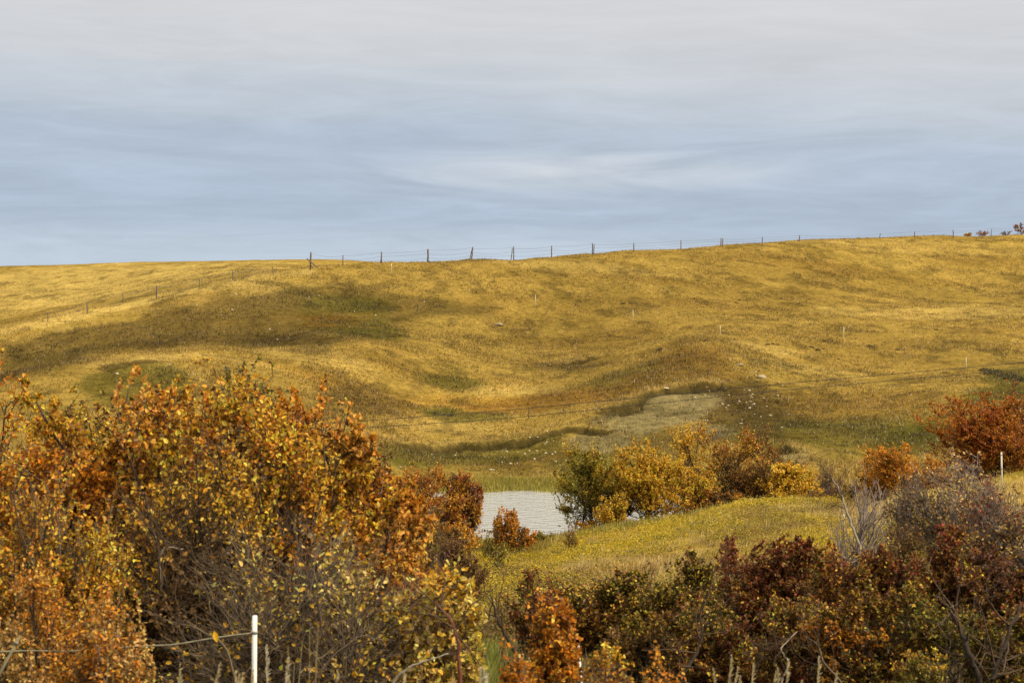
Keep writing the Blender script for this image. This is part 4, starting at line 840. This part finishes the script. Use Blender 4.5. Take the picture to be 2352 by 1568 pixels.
limb('bare_limb', [(560, 1640, 0), (520, 1480, 0), (450, 1440, 0), (400, 1430, .1), (330, 1400, .2)], .009, 13.6, 'arching grey branch under the dark part of the left thicket', 'branch', 'grey', LG, 9)
limb('bare_limb', [(700, 1640, 0), (720, 1560, 0), (770, 1500, 0), (830, 1455, 0), (880, 1470, 0)], .009, 13.4, 'arching pale branch right of the straight dead stalks', 'branch', 'grey', LG, 10)
limb('bare_limb', [(880, 1620, 0), (905, 1560, 0), (940, 1530, 0), (985, 1515, 0), (1030, 1500, 0)], .012, 13.6, 'silvery bare branch reaching right below the yellow leaves', 'branch', 'pale', LG, 11)
limb('bare_limb', [(1975, 1255, 0), (1950, 1190, 0), (1937, 1150, 0), (1925, 1120, 0), (1912, 1098, 0)], .022, 30.5, 'bleached white snag standing in the dead grey tree', 'branch', 'pale', LG, 12)

# ================================================================ fences, stakes, wires
def post_mesh(mb, base, top, r, rng, sides=7, col=(.16, .125, .105)):
    base = np.array(base, float); top = np.array(top, float); t = np.linspace(0, 1, 7)[:, None]; P = base * (1 - t) + top * t
    P[1:-1] += rng.normal(size=(5, 3)) * r * .18; rr = r * np.array([1.1, 1.05, 1, .98, .95, .93, .8]) * rng.uniform(.92, 1.08, 7); mb.tube(P, rr, sides, col)
def fence(name, posts, label, group, cat, wires=(.93, .62, .32), seed=0, braces=()):
    """posts: (u, v_top, v_base, r, du_top)"""
    rng = np.random.default_rng(seed); W_ = []
    for (u, vt, vb, r, du) in posts:
        Y = hitY(u, vb + .8, Z); Y = min(Y, 330.); x = (u - UC) * Y / F; z = float(ground(x, Y)); zt = (VH - vt) * Y / F; W_.append((np.array([x, Y, z]), np.array([x + du * Y / F, Y, zt]), r))
    g = W_[0][0].copy(); root = empty(name, g); tag(root, label, cat)
    for b, t, r in W_:
        mb = MB(); post_mesh(mb, b - g - [0, 0, .25], t - g, r, rng); mb.build('post', M_post, root)
    for (u0, v0, u1, v1, k, r) in braces:
        Y = W_[k][0][1]; mb = MB(); post_mesh(mb, P3(u0, v0, Y - .1) - g, P3(u1, v1, Y - .25) - g, r, rng); mb.build('brace', M_post, root)
    main = [w_ for w_, p in zip(W_, posts) if abs(p[4]) < 90]
    for wf in wires:
        mb = MB(); sag = rng.uniform(.02, .22, len(main))
        for k in range(len(main) - 1):
            a = main[k][0] * (1 - wf) + main[k][1] * wf - g; b = main[k + 1][0] * (1 - wf) + main[k + 1][1] * wf - g
            t = np.linspace(0, 1, 9)[:, None]; P = a * (1 - t) + b * t; P[:, 2] -= (4 * t * (1 - t))[:, 0] * sag[k]; P[:, 1] -= .07; mb.tube(P, .009, 4, (.13, .13, .14), caps=False)
        mb.build('wire', M_wire, root)
    return root
fence('ridge_fence', [(713, 579, 619, .085, 1), (787, 586, 609, .05, 1), (877, 578, 604, .065, -1), (873, 580, 604, .045, 4), (983, 572, 600, .095, 0), (1083, 567, 595, .07, 3), (1078, 569, 595, .045, 7), (1180, 566, 591, .06, 0), (1173, 569, 591, .045, 4),
      (1267, 564, 590, .06, 0), (1360, 558, 584, .06, 1), (1363, 560, 584, .05, 2), (1455, 558, 577, .06, 1), (1564, 551, 572, .055, 0), (1656, 547, 565, .06, 0), (1660, 547, 565, .06, 0), (1750, 544, 562, .06, 1), (1836, 540, 554, .07, 0),
      (2019, 536, 547, .05, 3), (2100, 532, 546, .06, 1), (2190, 528, 546, .07, -1), (2276, 525, 542, .05, 2), (2362, 521, 538, .06, 0)],
      'weathered post and wire fence running along the ridge against the sky', None, 'fence', seed=300, braces=[(705, 594, 732, 617, 0, .055), (712, 604, 719, 617, 0, .03)])
fence('slope_fence', [(627, 611, 631, .035, 0), (536, 622, 645, .05, -2), (458, 639, 659, .04, 0), (360, 655, 683, .07, 0), (283, 672, 696, .06, -1), (201, 694, 718, .05, -1), (110, 717, 738, .04, 0)],
      'thin post fence going down the left shoulder of the hill from the brace post', None, 'fence', wires=(.9, .5), seed=301)
def stake(u, vt, vb, Y, r, label, name='white_stake', du=0, group=None, col=(.74, .74, .68), mat=None, cap=True):
    if Y is None: Y = hitY(u, vb, Z)
    x = (u - UC) * Y / F; z = float(ground(x, Y)); rng = np.random.default_rng(int(u)); zt = (VH - vt) * Y / F; f = (zt - z) / max(.01, (vb - vt) * Y / F)
    root = empty(name, (x - du * Y / F * (f - 0), Y, z)); tag(root, label, 'stake', group)
    top = np.array([du * Y / F * f, 0, zt - z]); mb = MB(); mb.tube([[0, 0, -.2], top * .5, top], r, 10, col); mb.build('shaft', mat or M_white, root)
    for fr in (.55, .92): mb = MB(); mb.tube([top * fr - [0, 0, r * .5], top * fr + [0, 0, r * .5]], r * 1.25, 8, (.25, .25, .23)); mb.build('clip', M_wire, root)
    return root
SG = 'thin white stakes on the hillside'
for (u, vt, vb, lab) in ((899, 604, 629, 'white stake just below the ridge fence, nearest the brace post'), (1230, 677, 704, 'white stake on the open slope, second from the ridge fence'), (1454, 711, 736, 'white stake on the open slope left of the rounded mound'),
        (1654, 747, 772, 'white stake standing just above the crest of the rounded mound'), (1938, 750, 781, 'white stake right of the rounded mound among the sagebrush'), (2219, 820, 848, 'lowest white stake on the hillside, near the right edge')):
    stake(u, vt, vb, None, .024, lab, group=SG, col=(.72, .66, .46))
stake(585, 1413, 1568, 13, .0172, 'tall thick white plastic post in front of the left thicket', 'white_post', du=1.2, col=(.80, .80, .74))
stake(1328, 1478, 1525, 16, .0085, 'short white post leaning behind the vivid orange bush', 'white_post', du=-4.0, col=(.82, .82, .78))
stake(2300, 1038, 1085, 49, .020, 'white post standing in front of the large red orange shrub', 'white_post', du=-1, col=(.66, .64, .56))
stake(1938, 1180, 1206, 46, .016, 'small white stake behind the dead grey tree', 'white_stake', col=(.62, .60, .45))
def misc():
    # slanting stake at the left edge
    Y = 11; x = (0 - UC) * Y / F; rng = np.random.default_rng(5); a = P3(46, 1460, Y); b = P3(0, 1545, Y); d = b - a; k = (a[2] - float(ground(b[0], Y))) / -d[2]; e = a + d * k
    root = empty('wooden_stake', e); tag(root, 'slanting weathered wooden stake at the left edge', 'stake')
    mb = MB(); post_mesh(mb, [0, 0, 0] + d * .05, a - e, .0095, rng, 7, (.22, .19, .11)); mb.build('shaft', M_post, root)
    mb = MB(); t = a + d * .18 - e; mb.tube([t - d / np.linalg.norm(d) * .008, t + d / np.linalg.norm(d) * .008], .0115, 8, (.25, .24, .2)); mb.build('tie', M_wire, root)
    # rope from beyond the left edge to the white post
    pts = [(-260, 1505), (-100, 1499), (0, 1496), (60, 1493), (150, 1495), (230, 1491), (300, 1484), (400, 1480), (480, 1466), (540, 1457), (581, 1453)]
    W_ = np.array([P3(u, v, 12.2 + .8 * (i / 10)) for i, (u, v) in enumerate(pts)]); t = np.linspace(0, len(pts) - 1, 70); P = np.stack([np.interp(t, range(len(pts)), W_[:, k]) for k in range(3)], -1)
    for _ in range(3): P[1:-1] = (P[:-2] + 2 * P[1:-1] + P[2:]) / 4
    mb = MB(); mb.tube(P, .0052 + .0008 * np.sin(np.arange(70) * 2.1), 6, (.22, .20, .13)); o = mb.build('rope', M_post, loc=W_[-1]); tag(o, 'sagging grey rope tied to the tall white post and running to the left', 'rope')
    # yellow leaf caught on the rope
    c = P3(492, 1448, 12.75); V, f = leaf_faces(np.zeros((1, 3)), np.array([[.25, 0, -1.]]), np.array([[.2, -1, .2]]), np.array([.078]), np.array([.036]), .08)
    o = mesh_obj('fallen_leaf', V + c, f, M_leaf, cols=np.tile((.90, .52, .03), (len(V), 1)), loc=c); tag(o, 'single large bright orange leaf hanging on the rope', 'leaf')
    # two strand line crossing in front of the hill
    up = [(560, 988), (715, 975), (1176, 941), (1764, 884), (2352, 832), (2760, 798)]; lo = [(560, 1000), (715, 990), (1176, 960), (1764, 899), (2352, 847), (2760, 812)]
    Y = 31.; ends = []
    root = empty('wire_line', (0, Y, float(ground(0, Y)))); tag(root, 'two dark wires strung across in front of the hill, rising to the right', 'wire fence'); g = np.array(root.location)
    for pl in (up, lo):
        us = np.linspace(560, 2760, 90); vs = np.interp(us, [p[0] for p in pl], [p[1] for p in pl])
        for _ in range(8): vs[1:-1] = (vs[:-2] + 2 * vs[1:-1] + vs[2:]) / 4
        P = np.array([P3(u, v, Y) for u, v in zip(us, vs)]) - g; mb = MB(); mb.tube(P, .0045, 5, (.05, .045, .04), caps=False); mb.build('wire', M_wire, root)
    rng = np.random.default_rng(8)
    for (u, v) in ((560, 980), (2760, 790)):
        t = P3(u, v, Y); b = t.copy(); b[2] = float(ground(t[0], Y)) - .3; mb = MB(); post_mesh(mb, b - g, t - g, .05, rng); mb.build('post', M_post, root)
    for u in (1214, 1590): 
        v0 = np.interp(u, [p[0] for p in up], [p[1] for p in up]) - 3; v1 = np.interp(u, [p[0] for p in lo], [p[1] for p in lo]) + 3
        mb = MB(); mb.tube([P3(u, v0, Y) - g, P3(u, v1, Y) - g], .005, 4, (.05, .045, .04)); mb.build('dropper', M_wire, root)
misc()

# ================================================================ stones and sagebrush
def stone_mesh(seed):
    rng = np.random.default_rng(seed); n1, n2 = 7, 9; V = [[0, 0, 1.]]
    for i in range(1, n1):
        a = PI * i / n1
        for j in range(n2): b = 2 * PI * (j + .5 * (i % 2)) / n2; V.append([math.sin(a) * math.cos(b), math.sin(a) * math.sin(b), math.cos(a)])
    V.append([0, 0, -1.]); V = np.array(V); s = np.array([1, .75, .55]) * rng.uniform(.8, 1.2, 3)
    for _ in range(5):
        d = rvec(rng, 1)[0]; k = V @ d; cut = rng.uniform(.6, .85); V = V - np.maximum(k - cut, 0)[:, None] * d
    V = V * s + rng.normal(size=V.shape) * .02; f3 = []; f4 = []
    for j in range(n2): f3.append([0, 1 + j, 1 + (j + 1) % n2]); o = 1 + (n1 - 2) * n2; f3.append([len(V) - 1, o + (j + 1) % n2, o + j])
    for i in range(n1 - 2):
        for j in range(n2): a = 1 + i * n2; f4.append([a + j, a + n2 + j, a + n2 + (j + 1) % n2, a + (j + 1) % n2])
    return V, [np.array(f3), np.array(f4)]
def stones():
    rng = np.random.default_rng(55); protos = []
    for k in range(6):
        V, f = stone_mesh(k); c = np.array([(.46, .39, .25), (.38, .31, .20), (.55, .49, .34)][k % 3])
        me = mesh_obj('stone', V, f, M_stone, cols=np.tile(c, (len(V), 1)), smooth=False); protos.append(me.data); bpy.data.objects.remove(me)
    # (centre, spread, tilt, count, size, label, group)
    sets = [((1690, 925), (55, 26), 46, .15, 'pale stone among many on the bare slope right of the clay bank', 'stones scattered right of the clay bank'),
            ((1590, 965), (45, 22), 14, .13, 'small pale stone on the grey clay of the cut bank', 'stones on the clay bank'),
            ((1230, 1050), (120, 14), 34, .13, 'small pale stone on the green bank above the far shore', 'stones above the far shore'),
            ((1270, 1020), (50, 12), 12, .10, 'small pale stone under the long cut bank', 'stones under the long cut bank'),
            ((620, 720), (220, 35), 22, .17, 'pale stone lying in the dark hollow below the ridge', 'stones in the dark hollow'),
            ((330, 860), (110, 30), 9, .14, 'pale stone on the small olive slope at the left', 'stones on the olive slope at the left'),
            ((850, 690), (120, 25), 10, .17, 'pale stone right of the rust patch in the hollow', 'stones right of the rust patch'),
            ((900, 860), (150, 40), 9, .14, 'pale stone in the golden grass of the central valley', 'stones in the central valley'),
            ((1950, 950), (160, 40), 9, .12, 'pale stone on the lower right slope', 'stones on the lower right slope')]
    for (c, s, n, sz, lab, grp) in sets:
        for _ in range(n):
            u = c[0] + rng.normal() * s[0]; v = c[1] + rng.normal() * s[1]; Y = hitY(u, v, Z)
            if Y is None or Y < 86: continue
            x = (u - UC) * Y / F; o = bpy.data.objects.new('stone', protos[rng.integers(6)]); COL.objects.link(o); k = sz * .5 * rng.uniform(.35, 1.0) ** 1.2 * 1.6
            o.location = (x, Y, float(ground(x, Y)) + k * .25); o.rotation_euler = (rng.uniform(-.3, .3), rng.uniform(-.3, .3), rng.uniform(0, 6.28)); o.scale = (k, k, k); tag(o, lab, 'stone', grp)
    for (u, v, k, lab) in ((1146, 748, .5, 'largest rock, rounded and grey, in the middle of the slope'), (1700, 840, .3, 'pale rock on the right flank of the mound'), (1750, 868, .35, 'white rock right of the mound'), (1530, 893, .25, 'pale rock at the lip of the clay bank')):
        Y = hitY(u, v, Z); x = (u - UC) * Y / F; o = bpy.data.objects.new('rock', protos[rng.integers(6)]); COL.objects.link(o); o.location = (x, Y, float(ground(x, Y)) + k * .15); o.rotation_euler = (0, 0, rng.uniform(0, 6)); o.scale = (k, k * .8, k * .7); tag(o, lab, 'rock')
stones()
def sage():
    rng = np.random.default_rng(66); protos = []
    for k in range(4):
        n = 260; P = rvec(rng, n) * rng.uniform(.3, 1, (n, 1)) ** .5 * [1, .8, .6]; P[:, 2] = np.abs(P[:, 2]); V, f = kite(P, P + rvec(rng, n) * .4 + [0, 0, .4], rvec(rng, n), rng.uniform(.15, .32, n), rng.uniform(.08, .14, n))
        c = np.repeat(np.array((.15, .125, .055)) * rng.uniform(.6, 1.5, (n, 1)), 4, 0); o = mesh_obj('foliage', V, f, M_leaf, cols=c); P0 = curve(rng, np.zeros((9, 3)), rvec(rng, 9) * [1, 1, .3] + [0, 0, .6], np.full(9, .8), 5, .15, .1); Vb, q = tubes(P0, np.linspace(.05, .02, 5)[None].repeat(9, 0), 4)
        b = mesh_obj('branches', Vb, q, M_bark, cols=np.tile(BARK['dark'], (len(Vb), 1))); protos.append((o.data, b.data)); bpy.data.objects.remove(o); bpy.data.objects.remove(b)
    SGL = [(1430, 698, .45), (1448, 697, .4), (1462, 698, .35), (1187, 686, .3), (975, 624, .3), (985, 625, .25), (1763, 792, .35), (1775, 790, .4), (1786, 793, .3), (1864, 798, .45), (1878, 805, .4), (1890, 801, .35), (1861, 745, .4), (1996, 797, .5), (2010, 798, .4), (2060, 804, .35), (2075, 805, .3), (1622, 783, .4), (1560, 815, .35),
          (1925, 825, .3), (2150, 758, .35), (2165, 795, .3), (1690, 696, .35), (1600, 645, .3), (2282, 860, .8), (2300, 866, .9), (2325, 870, 1.1), (2345, 876, 1.0), (2262, 853, .6), (2170, 858, .5), (1515, 805, .45), (1620, 822, .3), (260, 945, .45), (275, 955, .4), (1305, 850, .35), (1000, 950, .5), (1018, 954, .6), (1036, 956, .55), (1290, 735, .3), (1750, 905, .3), (2050, 860, .25)]
    for (u, v, k) in SGL:
        Y = hitY(u, v, Z); x = (u - UC) * Y / F; root = empty('sagebrush', (x, Y, float(ground(x, Y)) - .03), rng.uniform(0, 6)); k *= rng.uniform(.4, .8); root.scale = (k, k, k * .95); a, b = protos[rng.integers(4)]
        for me, nm in ((a, 'foliage'), (b, 'branches')): o = bpy.data.objects.new(nm, me); COL.objects.link(o); o.parent = root
        where = 'in the grass gully at the right edge' if u > 2150 and v > 845 else 'in the wet green patch of the central valley' if 990 < u < 1040 and v > 900 else 'at the far left above the thicket' if u < 400 else 'on the upper open slope' if v < 740 else 'on the slope right of the rounded mound' if u > 1700 else 'on the rounded mound'
        tag(root, 'small dark grey green sagebrush ' + where, 'sagebrush', 'sagebrush ' + where)
sage()
